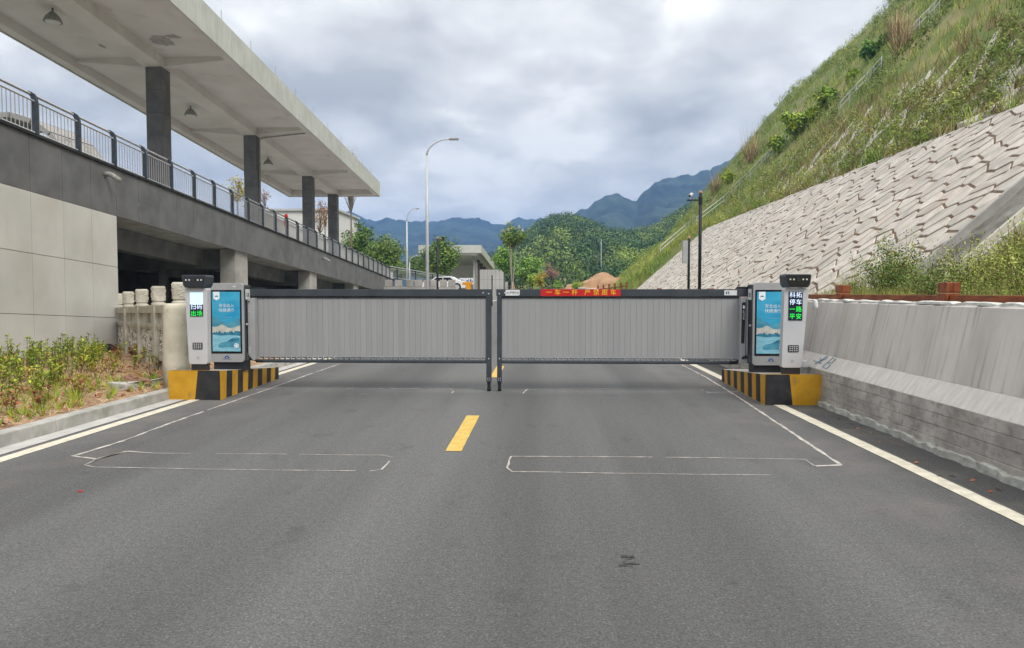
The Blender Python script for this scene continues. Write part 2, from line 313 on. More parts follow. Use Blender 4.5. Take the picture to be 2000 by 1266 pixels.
    wood=mat('redwood_fence', (0.14, 0.035, 0.012), (0.29, 0.085, 0.028), 6, 7, 0.5, coords='World', stretch=(4, 0.8, 4), rnd=0.06, bump=0.2),
    woodp=mat('redwood_post', (0.13, 0.034, 0.012), (0.28, 0.085, 0.03), 6, 7, 0.5, coords='World', stretch=(6, 6, 0.8), bump=0.2),
    woode=mat('fence_edge_pale', (0.40, 0.22, 0.13), rough=0.6),
    stone=mat('pale_stone', (0.38, 0.35, 0.305), (0.53, 0.485, 0.43), 2.2, 6, 0.85, rnd=0.13, coords='World', bump=0.35, bscale=9, third=((0.50, 0.37, 0.29), 0.8, 0.58, 0.72, (1, 1, 1), 0.45)),
    stonej=mat('muddy_joint', (0.11, 0.068, 0.045), (0.22, 0.15, 0.10), 3, 6, 0.95, coords='World'),
    shot=mat('sprayed_concrete', (0.085, 0.08, 0.07), (0.25, 0.24, 0.21), 1.6, 9, 0.95, coords='World', bump=1.0, bscale=5),
    rib=mat('lattice_concrete', (0.46, 0.43, 0.36), (0.58, 0.55, 0.47), 2.5, 6, 0.9, coords='World'),
    hill=mat('hillside_earth', (0.14, 0.18, 0.045), (0.29, 0.24, 0.11), 0.30, 9, 0.95, coords='World', bump=0.8, bscale=2.5, lo=0.46, hi=0.66),
    grass=mat('hill_grass', (0.19, 0.27, 0.045), (0.35, 0.37, 0.09), 0.22, 6, 0.8, rnd=0.45, coords='World', lo=0.42, hi=0.60),
    dry=mat('dry_grass', (0.20, 0.14, 0.06), (0.34, 0.26, 0.13), 0.5, 5, 0.9, rnd=0.35, coords='World'),
    shrub=mat('hill_shrub', (0.14, 0.20, 0.045), (0.24, 0.29, 0.07), 0.35, 6, 0.75, rnd=0.45, coords='World'),
    bright=mat('bright_leaf', (0.20, 0.32, 0.025), (0.36, 0.42, 0.045), 0.6, 5, 0.55, rnd=0.35, coords='World'),
    tree=mat('tree_leaf', (0.07, 0.14, 0.02), (0.16, 0.23, 0.04), 0.5, 5, 0.6, rnd=0.45, coords='World'),
    treeb=mat('fresh_tree_leaf', (0.11, 0.24, 0.03), (0.21, 0.34, 0.05), 0.5, 5, 0.6, rnd=0.4, coords='World'),
    forest=mat('forest_leaf', (0.06, 0.12, 0.03), (0.27, 0.35, 0.065), 0.032, 5, 0.7, rnd=0.40, coords='World', lo=0.50, hi=0.62, third=((0.03, 0.06, 0.03), 0.14, 0.48, 0.58, (1, 1, 1), 0.8)),
    rust=mat('autumn_leaf', (0.20, 0.08, 0.03), (0.32, 0.17, 0.06), 1.5, rough=0.7, rnd=0.3),
    gold=mat('golden_leaf', (0.34, 0.27, 0.03), (0.42, 0.36, 0.06), 1.5, rough=0.7, rnd=0.3),
    pale=mat('pale_blossom', (0.50, 0.50, 0.22), (0.60, 0.58, 0.32), 1.5, rough=0.7, rnd=0.2),
    pink=mat('russet_twig_leaf', (0.26, 0.13, 0.10), (0.33, 0.2, 0.15), 1.5, rough=0.7, rnd=0.3),
    bark=mat('bark', (0.10, 0.085, 0.065), (0.20, 0.17, 0.13), 12, 6, 0.9, bump=0.6, bscale=20),
    barkl=mat('pale_bark', (0.26, 0.22, 0.17), (0.36, 0.31, 0.25), 12, 6, 0.9),
    stake=mat('timber_stake', (0.45, 0.31, 0.21), (0.52, 0.38, 0.27), 5, rough=0.8),
    lamp=mat('galvanised_pole', (0.42, 0.44, 0.47), (0.48, 0.50, 0.53), 2, rough=0.4, metal=0.1),
    blackp=mat('black_pole', (0.015, 0.015, 0.018), rough=0.5),
    mud=mat('orange_mud', (0.28, 0.15, 0.075), (0.40, 0.25, 0.14), 0.5, 7, 0.95, coords='World', bump=0.6, bscale=3),
    mount=mat('mountain_forest', (0.008, 0.018, 0.022), (0.036, 0.058, 0.046), 0.016, 10, 0.95, coords='World', bump=0.6, bscale=0.05),
    farw=mat('far_wall', (0.42, 0.41, 0.39), (0.49, 0.48, 0.46), 0.6, 5, 0.7, coords='World'),
    brownw=mat('brown_cladding', (0.12, 0.085, 0.07), rough=0.6),
    roofg=mat('louvre_roof', (0.24, 0.22, 0.20), (0.33, 0.31, 0.29), 2, rough=0.7),
    cloth=mat('red_cloth', (0.60, 0.03, 0.03), (0.45, 0.02, 0.02), 8, rough=0.8),
    orange=mat('orange_plastic', (0.65, 0.28, 0.01), rough=0.5),
    carw=mat('car_white', (0.68, 0.69, 0.70), rough=0.25, spec=0.5),
    tyre=mat('tyre_rubber', (0.02, 0.02, 0.02), rough=0.9),
    bag=mat('black_plastic', (0.015, 0.015, 0.016), rough=0.35),
    brick=mat('rubble_brick', (0.20, 0.10, 0.07), (0.30, 0.18, 0.13), 6, 6, 0.95, bump=0.8, bscale=20),
)

# ------------------------------------------------------------------ ground, road, markings
def grid_mesh(name, xs, ys, fz, m, kind='structure', smooth=True):
    nx, ny = len(xs), len(ys)
    V = [(x, y, fz(x, y)) for y in ys for x in xs]
    i = np.arange(nx - 1)[None, :] + np.arange(ny - 1)[:, None] * nx
    F = np.stack([i, i + 1, i + 1 + nx, i + nx], -1).reshape(-1, 4)
    o = link(name, np_mesh(name, V, F, m, smooth=smooth)); tag(o, kind=kind); return o
far = [-2400, -1200, -600, -300, -150, -80, -40, -20, -11.0, -5.7, 4.3, 20, 40, 80, 150, 300, 600, 1200, 2400]
grid_mesh('ground', far, [-600, -100, -20, 0, 25, 45, 70, 90, 150, 300, 600, 1200, 2400], lambda x, y: -0.03 + rise(y) - (0.06 if y < 60 else 0), M['ground'])
ysr = [-12, 0, 25, 35, 45, 55, 65, 75, 86]
grid_mesh('road', [-5.32, 3.5], ysr, lambda x, y: rise(y), ASPH)
grid_mesh('road_shoulder', [3.5, 4.3], ysr, lambda x, y: rise(y) + 0.001, M['darkasph'])
def strip(name, x0, x1, y0, y1, z, m, seg=12):
    mb = MB()
    for i in range(seg):
        a = y0 + (y1 - y0) * i / seg; b = y0 + (y1 - y0) * (i + 1) / seg
        mb.quad((x0, a, z + rise(a)), (x1, a, z + rise(a)), (x1, b, z + rise(b)), (x0, b, z + rise(b)))
    return mb.build(name, m)
def ragged(name, x0, x1, y0, y1, z, m, lab=None):
    n = max(4, int((y1 - y0) / 0.15)); mb = MB(); L_ = []; 
    for i in range(n + 1):
        y = y0 + (y1 - y0) * i / n; L_.append((x0 + random.uniform(-.003, .003), x1 + random.uniform(-.003, .003), y))
    for a, b in zip(L_, L_[1:]):
        mb.quad((a[0], a[2], z + rise(a[2])), (a[1], a[2], z + rise(a[2])), (b[1], b[2], z + rise(b[2])), (b[0], b[2], z + rise(b[2])))
    return mb.build(name, m)
tag(ragged('edge_line', 3.31, 3.46, -6, 84, 0.005, M['linew']), kind='structure')
tag(ragged('edge_line', -5.24, -5.09, -6, 84, 0.005, M['linew']), kind='structure')
for y0 in (7.14, 13.45, 19.7, 26.0, 32.2, 38.4, 44.6, 50.8): tag(ragged('centre_dash', -0.965, -0.80, y0, y0 + 2.1, 0.005, M['liney']), kind='structure')
def groove(pts, wd=0.02, gaps=0.0):
    P = [gp(*p) for p in pts]; mb = MB()
    for a, b in zip(P, P[1:]):
        Ln = (b - a).length; n = max(1, int(Ln / 0.12)); d = (b - a).normalized(); s = Vector((-d.y, d.x, 0))
        pr = None; w0 = wd
        for i in range(n + 1):
            q = a + (b - a) * i / n + s * random.uniform(-.005, .005); w1 = wd * random.uniform(0.35, 1.15)
            if pr is not None and random.random() > gaps:
                z = 0.0045; mb.quad((pr.x - s.x * w0, pr.y - s.y * w0, z), (q.x - s.x * w1, q.y - s.y * w1, z), (q.x + s.x * w1, q.y + s.y * w1, z), (pr.x + s.x * w0, pr.y + s.y * w0, z))
            pr = q; w0 = w1
    return tag(mb.build('loop_groove', M['sealant']), kind='structure')
groove([(664, 711), (600, 733), (520, 762), (430, 793), (330, 828), (240, 862), (142, 892), (190, 897), (248, 883)], 0.024, 0.02)
groove([(182, 900), (248, 882), (300, 886)], 0.02)
groove([(300, 886), (420, 887), (560, 888), (750, 890), (767, 894), (755, 908), (744, 918), (722, 921), (560, 919), (400, 917), (185, 913), (164, 909), (190, 898)], 0.0095, 0.03)
groove([(500, 762), (548, 758), (690, 759), (880, 760), (886, 764), (882, 769)], 0.012, 0.08)
groove([(660, 770), (870, 771)], 0.009, 0.6)
groove([(1328, 711), (1380, 738), (1440, 775), (1520, 828), (1580, 868), (1642, 909), (1592, 911)], 0.022, 0.02)
groove([(1592, 911), (1572, 898), (1400, 895), (1200, 893), (998, 892), (990, 914), (1000, 922), (1200, 925), (1420, 928)], 0.0105, 0.04)
groove([(1420, 928), (1595, 929)], 0.009, 0.5)
groove([(1021, 769), (1030, 761), (1200, 760), (1368, 761), (1386, 768), (1442, 765)], 0.012, 0.05)
# worn black spot in the near lane
mb = MB()
for k in range(16):
    c = gp(1229 + random.uniform(-13, 13), 1097 + random.uniform(-11, 11)); a = random.uniform(-.3, .3); l_ = random.uniform(.012, .03); w_ = random.uniform(.002, .006)
    mb.quad((c.x - l_, c.y - w_, .0035 + k * .0001), (c.x + l_, c.y - w_ + a * .01, .0035 + k * .0001), (c.x + l_ * .8, c.y + w_, .0035 + k * .0001), (c.x - l_ * .9, c.y + w_, .0035 + k * .0001))
tag(mb.build('tar_stain', M['blk']), kind='structure')
strip('gutter', -5.56, -5.32, -6, 84, 0.006, M['gutter'])['kind'] = 'structure'
kb = MB(); kb.box(-5.745, -5.57, -6, 4.96, -.05, .135); kerb = kb.build('kerb', M['kerb']); tag(kerb, kind='structure')
kmb = MB(); kmb.box(-5.75, -5.56, 0.004, 0.996, -.05, .145); ks = kmb.build('kerb_stone', M['kerb'], kerb, bevel=0.014); ks.location = (0, 4.96, 0)
y = 5.96
while y < 82:
    o = link('kerb_stone', ks.data, kerb, (random.uniform(-.003, .003), y, rise(y) + random.uniform(-.003, .003))); y += 1.0
    if y > 12 and y < 14: pass
tag(grid_mesh('planting_bed', list(np.linspace(-11.6, -5.75, 40)), list(np.linspace(2, 18.6, 100)), lambda x, y: 0.10 + 0.05 * mn.noise(Vector((x * 1.3, y * 1.3, 0))) + .02 * mn.noise(Vector((x * 6, y * 6, 1))) + .06 * max(0, (-x - 8) / 3), M['soil']), kind='structure')
strip('pavement', -11.0, -5.75, 18.6, 84, 0.11, M['gutter'])['kind'] = 'structure'
# straw mulch
rng = np.random.default_rng(3)
def bladeset(P, hgt, wid, lean, seed=1):
    """one triangle per blade, all in one array"""
    r = np.random.default_rng(seed); n = len(P); a = r.uniform(0, 2 * np.pi, n); b = r.uniform(0, 2 * np.pi, n)
    h = hgt * r.uniform(.5, 1.2, n); ln = lean * r.uniform(.3, 1.3, n)
    d = np.stack([np.cos(a) * ln, np.sin(a) * ln, np.ones(n)], 1); d /= np.linalg.norm(d, axis=1)[:, None]
    s = np.stack([np.cos(b), np.sin(b), np.zeros(n)], 1) * (wid * r.uniform(.6, 1.4, n))[:, None]
    V = np.stack([P - s, P + s, P + d * h[:, None]], 1).reshape(-1, 3); F = np.arange(3 * n).reshape(-1, 3); return V, F
def leafset(P, size, seed=1, flat=0.5, asp=0.5, droop=0.0, nrm=None):
    r = np.random.default_rng(seed); n = len(P); a = r.uniform(0, 2 * np.pi, n); el = r.normal(-droop, flat, n)
    d = np.stack([np.cos(a) * np.cos(el), np.sin(a) * np.cos(el), np.sin(el)], 1); t = r.normal(0, 1, (n, 3)) if nrm is None else nrm + r.normal(0, .38, (n, 3))
    if nrm is not None: q_ = r.normal(0, 1, (n, 3)); d = np.cross(t, q_); d /= np.linalg.norm(d, axis=1)[:, None] + 1e-6
    s = np.cross(d, t); s /= np.linalg.norm(s, axis=1)[:, None] + 1e-6
    z = size * r.uniform(.6, 1.3, n)[:, None]
    V = np.stack([P, P + d * z * .5 + s * z * asp * .5, P + d * z, P + d * z * .5 - s * z * asp * .5], 1).reshape(-1, 3); F = np.arange(4 * n).reshape(-1, 4); return V, F
n = 9000; P = np.stack([rng.uniform(-10.6, -5.8, n), rng.uniform(4, 14.5, n), np.full(n, .13)], 1)
V, F = bladeset(P, .17, .005, 4.0, 5); tag(link('straw_mulch', np_mesh('straw_mulch', V, F, M['straw'])), kind='stuff')
n = 260; P = np.stack([rng.uniform(-8.6, -5.9, n), rng.uniform(6, 12.0, n), np.full(n, .12)], 1); P = np.repeat(P, 12, 0) + rng.normal(0, .012, (n * 12, 3)) * [1, 1, 0]
V, F = bladeset(P, .20, .006, .7, 6); tag(link('grass_tufts', np_mesh('grass_tufts', V, F, M['leaf'])), kind='stuff')
n = 700; P = np.stack([rng.uniform(-8.6, -5.9, n), rng.uniform(6, 14.0, n), np.full(n, .15)], 1)
V, F = leafset(P, .11, 8, .35, .4); tag(link('withered_leaf_litter', np_mesh('withered_leaf_litter', V, F, M['redleaf'])), kind='stuff')

# seedlings
def seedling_mesh(seed, h):
    r = random.Random(seed); mb = MB(); LV = []; 
    for s in range(r.randint(2, 3)):
        a = r.uniform(0, 6.28); x = y = 0.0; pts = [(0, 0, -.05)]; hh = h * r.uniform(.75, 1.05)
        for k in range(1, 5):
            x += math.cos(a) * .035 * r.uniform(.2, 1.2); y += math.sin(a) * .035 * r.uniform(.2, 1.2); pts.append((x, y, hh * k / 4))
        mb.tube(pts, [.006, .005, .005, .004, .003], 5)
        for k in range(24):
            t = r.uniform(.35, 1.0) if k > 5 else 1.0; i = min(3, int(t * 4)); f = t * 4 - i; p = Vector(pts[i]).lerp(Vector(pts[i + 1]), f); LV.append(p)
    stem_me = mb
    P = np.array([tuple(p) for p in LV]); r2 = np.random.default_rng(seed); n = len(P); a = r2.uniform(0, 6.28, n); el = r2.uniform(-.25, .95, n); z = r2.uniform(.05, .11, n)
    d = np.stack([np.cos(a) * np.cos(el), np.sin(a) * np.cos(el), np.sin(el)], 1); sd_ = np.stack([-np.sin(a), np.cos(a), np.zeros(n)], 1); up = np.cross(d, sd_) * -1
    Vv = []; Ff = []; 
    for i in range(n):
        b = P[i]; w_ = z[i] * .17; k = len(Vv); fold = up[i] * z[i] * .05
        m1 = b + d[i] * z[i] * .35; m2 = b + d[i] * z[i] * .75 - np.array([0, 0, z[i] * .05]); tp = b + d[i] * z[i] - np.array([0, 0, z[i] * .18])
        Vv += [b, m1 + sd_[i] * w_ - fold, m1, m1 - sd_[i] * w_ - fold, m2 + sd_[i] * w_ * .8 - fold, m2, m2 - sd_[i] * w_ * .8 - fold, tp]
        Ff += [(k, k + 1, k + 2), (k, k + 2, k + 3), (k + 1, k + 4, k + 5), (k + 1, k + 5, k + 2), (k + 2, k + 5, k + 6), (k + 2, k + 6, k + 3), (k + 4, k + 7, k + 5), (k + 5, k + 7, k + 6)]
    return stem_me, (Vv, Ff)
protos = []
for k, (h, ml, lab) in enumerate([(.52, 'leaf', 0), (.40, 'leaf', 0), (.60, 'leaf', 0), (.38, 'leafy', 1), (.32, 'redleaf', 2)]):
    sm, (Vv, Ff) = seedling_mesh(20 + k, h)
    root = thing('shrub_seedling', (0, 0, 0), 'young green leafy shrub seedling in the straw covered bed', 'plant', 'shrub seedlings in the roadside bed')
    sm.build('stem', M['stem'], root); link('foliage', np_mesh('foliage', Vv, Ff, M[ml]), root); protos.append(root)
LABS = ['young green leafy shrub seedling in the straw covered bed'] * 3 + ['yellowing low shrub seedling in the straw covered bed', 'withered reddish shrub seedling in the straw covered bed']
used = set(); cnt = 0
def put_seed(k, x, y, s=1.0):
    o = protos[k] if k not in used else copy_tree(protos[k]); used.add(k)
    o.location = (x, y, .10); o.rotation_euler = (0, 0, random.uniform(0, 6.28)); o.scale = (s, s, s * random.uniform(.85, 1.15)); o['label'] = LABS[k].replace('in the straw covered bed', 'close to the pale wall' if x < -9.3 else 'near the kerb' if x > -7.7 else 'in the middle of the bed')
for i in range(600):
    y = random.uniform(7.6, 16.5); x = random.uniform(-11.0, -6.3)
    px = 1057 + 1400 * x / y; py = 572 + 1400 * 1.45 / y
    if px < -60 or px > 300: continue
    dens = (.95 if py < 790 - px * .28 else .22) if py < 830 - px * .2 else .06
    if px > 180: dens *= .3
    if random.random() > dens: continue
    k = random.choice([0, 1, 2, 0, 1, 2, 2, 3]) if dens > .5 else random.choice([3, 4, 1])
    put_seed(k, x, y, random.uniform(.72, 1.0)); cnt += 1
    if cnt > 185: break
for k in range(5):
    if k not in used: put_seed(k, -7.5 - k * .3, 9.5)

# ------------------------------------------------------------------ station building (left)
def bX(Y, d=0.0): return -10.91 - 0.0193 * Y + d
def zled(Y): return 4.92 - 0.057 * (Y - 18.7)
def zcan(Y): return 8.42 - 0.057 * (Y - 50.5)
bld = thing('station_building', (bX(18.7), 18.7, 0), 'grey and pale panelled station building with upper deck and wide flat canopy', 'building')
def sbox(mb, Y0, Y1, d0, d1, lo, hi):
    f = lambda v, Y: v(Y) if callable(v) else v
    return mb.hexa([(bX(Y0, d0), Y0, f(lo, Y0)), (bX(Y0, d1), Y0, f(lo, Y0)), (bX(Y1, d1), Y1, f(lo, Y1)), (bX(Y1, d0), Y1, f(lo, Y1)),
                    (bX(Y0, d0), Y0, f(hi, Y0)), (bX(Y0, d1), Y0, f(hi, Y0)), (bX(Y1, d1), Y1, f(hi, Y1)), (bX(Y1, d0), Y1, f(hi, Y1))])
YE = 58.5
mb = MB(); sbox(mb, 6, YE, -9, -.06, lambda Y: zled(Y) - 1.2, lambda Y: zled(Y) - .06); mb.build('deck', M['conc'], bld)
mb = MB(); sbox(mb, 6, YE, -8.9, -1.41, lambda Y: zled(Y) - .055, lambda Y: zled(Y) - .02); mb.build('deck_bounce_paving', M['bounce'], bld)  # unseen pale layer added on the deck to bounce light onto the soffit
mb = MB(); sbox(mb, 6, 18.66, -.5, -.06, -.3, lambda Y: zled(Y) - 1.22); mb.build('wall_core', M['jointl'], bld)
mb = MB(); sbox(mb, 6, YE, -.32, .05, lambda Y: zled(Y) - .045, zled); mb.build('coping', M['joint'], bld)
mb = MB(); sbox(mb, 6, YE, -1.4, -.33, lambda Y: zled(Y) - .058, lambda Y: zled(Y) + .06); mb.build('deck_kerb', M['brick'], bld)
Y = 18.7 + 1.1 * 36
while Y > 8:                                                   # dark facade panels
    a = Y - 1.1; mb = MB(); sbox(mb, a + .006, Y - .006, -.055, 0, lambda y: zled(y) - 1.28, lambda y: zled(y) - .05); mb.build('fascia_panel', M['dwall'], bld); Y = a
rows = [(3.60, 2.28), (2.28, .93), (.93, -.35)]
Y = 18.7
while Y > 8:
    a = Y - 1.1
    for (t, b) in rows:
        sl = lambda z, y: z - 0.057 * (y - 18.7)
        mb = MB(); sbox(mb, a + .006, Y - .006, -.055, 0, lambda y: sl(b, y) + .006, lambda y: sl(t, y) - .006 - (0 if t < 3 else -.035)); mb.build('wall_panel', M['lwall'], bld)
    Y = a
mb = MB(); sbox(mb, 18.662, 18.70, -.5, -.056, -.3, lambda Y: zled(Y) - 1.22); mb.build('wall_end', M['lwall'], bld)
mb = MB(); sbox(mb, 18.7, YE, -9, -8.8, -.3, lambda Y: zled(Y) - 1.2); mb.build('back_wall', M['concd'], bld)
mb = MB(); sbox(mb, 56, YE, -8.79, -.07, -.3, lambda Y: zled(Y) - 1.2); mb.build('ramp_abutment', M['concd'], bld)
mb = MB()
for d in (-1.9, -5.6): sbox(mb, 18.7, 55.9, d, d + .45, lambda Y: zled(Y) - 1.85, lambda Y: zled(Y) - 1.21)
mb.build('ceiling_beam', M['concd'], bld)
for yp in (26.7, 35.95, 45.2):
    mb = MB(); sbox(mb, yp, yp + 1.2, -.72, -.12, -.2, lambda Y: zled(Y) - 1.21); mb.build('pillar', M['conc'], bld, bevel=.02)
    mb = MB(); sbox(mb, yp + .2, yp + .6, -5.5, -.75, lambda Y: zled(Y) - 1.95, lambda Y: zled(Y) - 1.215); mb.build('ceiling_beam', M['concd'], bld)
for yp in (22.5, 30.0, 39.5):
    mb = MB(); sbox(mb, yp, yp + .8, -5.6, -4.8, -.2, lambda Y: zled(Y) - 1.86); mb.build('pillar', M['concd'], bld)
# canopy: slab, beams, fascia panels, columns
DR, DL = 0.52, -6.02; YC0, YC1 = 7.0, 50.5
mb = MB(); sbox(mb, YC0, YC1, DL + .02, DR - .05, lambda Y: zcan(Y) + .36, lambda Y: zcan(Y) + .9); can = mb.build('canopy', M['soffit'], bld)
colY = [17.0, 25.9, 34.9, 44.0, 49.7]
mb = MB(); sbox(mb, YC0, YC1 - .01, -3.05, -2.35, zcan, lambda Y: zcan(Y) + .357); mb.build('beam', M['soffit'], can)
for (a, b) in ((DR - .40, DR - .055), (DL + .02, DL + .36)):
    mb = MB(); sbox(mb, YC0, YC1 - .01, a, b, lambda Y: zcan(Y) + .03, lambda Y: zcan(Y) + .357); mb.build('beam', M['soffit'], can)
mb = MB(); sbox(mb, YC1 - .38, YC1 - .012, DL + .37, -3.06, lambda Y: zcan(Y) + .02, lambda Y: zcan(Y) + .356); sbox(mb, YC1 - .38, YC1 - .012, -2.34, DR - .41, lambda Y: zcan(Y) + .02, lambda Y: zcan(Y) + .356); mb.build('beam', M['soffit'], can)
for yc in colY[:-1]:
    for (dc, de) in ((-2.345, DR - .41), (-3.055, DL + .37)):
        y0, y1 = yc + .1, yc + .5; z = zcan(yc); mb = MB(); zz = .24
        mb.hexa([(bX(y0, dc), y0, z + .03), (bX(y0, de), y0, z + zz), (bX(y1, de), y1, z + zz), (bX(y1, dc), y1, z + .03), (bX(y0, dc), y0, z + .358), (bX(y0, de), y0, z + .358), (bX(y1, de), y1, z + .338), (bX(y1, dc), y1, z + .338)])
        mb.build('beam', M['soffit'], can)
Y = YC1
while Y > 8:
    a = Y - 1.15; mb = MB(); sbox(mb, a + .004, Y - .004, DR - .05, DR, lambda y: zcan(y) - .03, lambda y: zcan(y) + .96); mb.build('edge_panel', M['fascia'], can)
    mb = MB(); sbox(mb, a + .004, Y - .004, DL - .03, DL + .018, lambda y: zcan(y) - .02, lambda y: zcan(y) + .95); mb.build('edge_panel', M['fascia'], can); Y = a
mb = MB(); sbox(mb, YC1 + .001, YC1 + .05, DL - .03, DR, lambda y: zcan(y) - .03, lambda y: zcan(y) + .96); mb.build('edge_panel', M['fascia'], can)
mb = MB(); sbox(mb, YC0, YC1, DR - .09, DR - .052, lambda Y: zcan(Y) + .90, lambda Y: zcan(Y) + .94); mb.build('edge_flashing', M['joint'], can)
mb = MB(); Y = 14
while Y < 50: mb.tube([(bX(Y, DR - .03), Y, zcan(Y) + .94), (bX(Y, DR - .03), Y, zcan(Y) + 1.3)], .011, 4); Y += 2.6
tag(mb.build('lightning_rods', M['pvc'], can), kind='stuff')
for yc in colY:
    z1 = zcan(yc); z0 = zled(yc) - .06
    mb = MB(); sbox(mb, yc + .02, yc + .58, -2.98, -2.41, z0, z1 - .002); cl = mb.build('column', M['joint'], bld)
    z = z1 - .003
    while z > z0 + .05:
        b = max(z - .82, z0)
        for (y0, y1, d0, d1) in ((yc, yc + .02, -3.0, -2.39), (yc + .021, yc + .6, -2.41, -2.39), (yc + .021, yc + .6, -3.0, -2.98)):
            mb = MB(); sbox(mb, y0, y1, d0, d1, b + .006, z - .006); mb.build('cladding_panel', M['clad'], cl)
        z = b
def irregular(cx, cy_, z, rx, ry, seed, m, name, parent, n=22, zs=0.0):
    r = random.Random(seed); mb = MB(); pts = []
    for i in range(n):
        a = 2 * math.pi * i / n; k = r.uniform(.65, 1.15); pts.append((cx + rx * k * math.cos(a), cy_ + ry * k * math.sin(a)))
    mb.add([(x, y, z - .057 * (y - cy_) * (1 if zs else 0)) for x, y in pts], [tuple(range(n))]); return mb.build(name, m, parent)
for (yy, dd, rx, ry) in ((24.5, -1.65, .42, .42), (24.9, -4.0, .10, .22), (24.2, -1.1, .28, .2)):
    irregular(bX(yy, dd), yy, zcan(yy) + .354, rx, ry, int(yy * 10), M['peel'], 'peeled_plaster', can, zs=1)
mb = MB(); yq = 35.35; mb.tube([(bX(yq, -2.28), yq, zcan(yq) - .1), (bX(yq, -2.28), yq, zcan(yq) - .02), (bX(yq, .0), yq, zcan(yq) + .20)], .035, 8); mb.build('drain_pipe', M['pvc'], can)
mb = MB(); mb.tube([(bX(35.2, -2.33), 35.2, z) for z in (zled(35.2), zcan(35.2) - .1)], .04, 8); mb.build('drain_pipe', M['pvc'], bld)
def wallpipe(px, py, r_, kind):
    Yv = 10.91 / ((1057 - px) / 1400 - .0193); p = at(px, py, Yv); mb = MB(); x = bX(p.y)
    mb.tube([(x - .02, p.y, p.z), (x + .12, p.y, p.z + .01), (x + .22, p.y - .02, p.z - .03), (x + .42, p.y - .04, p.z - .16)], [r_, r_, r_, r_], 12)
    mb.build('drain_spout', M['pvc'], bld, smooth=True)
wallpipe(191, 341, .065, 0); wallpipe(626, 505, .06, 0)
for i, (yy, dd) in enumerate(((22.0, -3.8), (31.5, -4.0), (40.7, -3.9))):
    lo = thing('ceiling_lamp', (bX(yy, dd), yy, zcan(yy) + .36), ['grey dome lamp under the canopy nearest the camera', 'grey dome lamp under the canopy just right of the nearest dark column', 'grey dome lamp under the canopy right of the second dark column'][i], 'lamp', 'dome lamps under the canopy')
    x, y, z = lo.location; mb = MB(); mb.lathe(x, y, [(.03, z), (.03, z - .12), (.08, z - .13), (.20, z - .26), (.27, z - .42)], 18); mb.build('lamp_shade', M['pvc'], lo, smooth=True)
    mb = MB(); mb.lathe(x, y, [(.22, z - .423), (.2, z - .44)], 16); mb.build('diffuser', M['paper'], lo)

# ------------------------------------------------------------------ deck railing
rl = thing('deck_railing', (bX(15.8, -.2), 15.8, zled(15.8)), 'long steel railing with curved charcoal posts along the edge of the upper deck', 'railing')
def zr(Y): return zled(Y)
ps = [15.83 + 1.53 * k for k in range(-3, 28)]
def rail_line(off_d, off_z, r_, name, m):
    mb = MB(); pts = [(bX(Y, off_d), Y, zr(Y) + off_z) for Y in (ps[0] - 1.4, ps[-1])]; mb.tube(pts, r_, 8); return mb.build(name, m, rl, smooth=True)
rail_line(-.24, .97, .032, 'handrail', M['rail']); rail_line(-.14, .80, .022, 'rail', M['rail']); rail_line(-.14, .10, .022, 'rail', M['rail'])
pm = MB(); prof = [(-.06, 0), (.06, 0), (.06, .80), (.045, .90), (-.01, .975), (-.10, 1.03), (-.19, 1.035), (-.19, .99), (-.12, .96), (-.075, .90), (-.06, .80)]
pm.prism([(a - .14, b) for a, b in prof], 'y', -.035, .035)
pmo = None
for Yp in ps:
    loc = (bX(Yp) - OFF[rl.name].x, Yp - OFF[rl.name].y, zr(Yp) - OFF[rl.name].z)
    if pmo is None: pmo = pm.build('post', M['post'], rl, local=True); pmo.location = loc
    else: link('post', pmo.data, rl, loc)
bb = MB(); bb.tube([(0, 0, .10), (0, 0, .80)], .011, 6); bo = None; mbs = MB(); nb_ = 0
for a, b in zip(ps, ps[1:]):
    for k in range(1, 12):
        Yb = a + (b - a) * (k + .0) / 12
        if nb_ < 200:
            loc = (bX(Yb, -.14) - OFF[rl.name].x, Yb - OFF[rl.name].y, zr(Yb) - OFF[rl.name].z)
            if bo is None: bo = bb.build('baluster', M['bar'], rl, local=True); bo.location = loc
            else: link('baluster', bo.data, rl, loc)
            nb_ += 1
        else: mbs.tube([(bX(Yb, -.14), Yb, zr(Yb) + .10), (bX(Yb, -.14), Yb, zr(Yb) + .80)], .011, 5, False)
tag(mbs.build('far_balusters', M['bar'], rl), kind='stuff')
# cloth on the rail
cY = 10.91 / ((1057 - 563) / 1400 - .0193); c0 = Vector((bX(cY, -.2), cY, zr(cY) + .97))
mb = MB(); g = 7
vs_ = []
for i in range(g):
    for j in range(g):
        u = i / (g - 1) - .5; v = j / (g - 1); vs_.append((c0.x + .05 * math.sin(i * 1.7 + v * 4), c0.y + u * .55 * (1 - .25 * v) + .05 * math.sin(v * 7), c0.z + .12 * math.cos(u * 3) - v * .55 + .05 * math.sin(i * 2.1)))
mb.add(vs_, [(i * g + j, i * g + j + 1, (i + 1) * g + j + 1, (i + 1) * g + j) for i in range(g - 1) for j in range(g - 1)])
tag(mb.build('red_cloth', M['cloth'], smooth=True), 'crumpled red cloth hung over the upper deck railing', 'cloth')

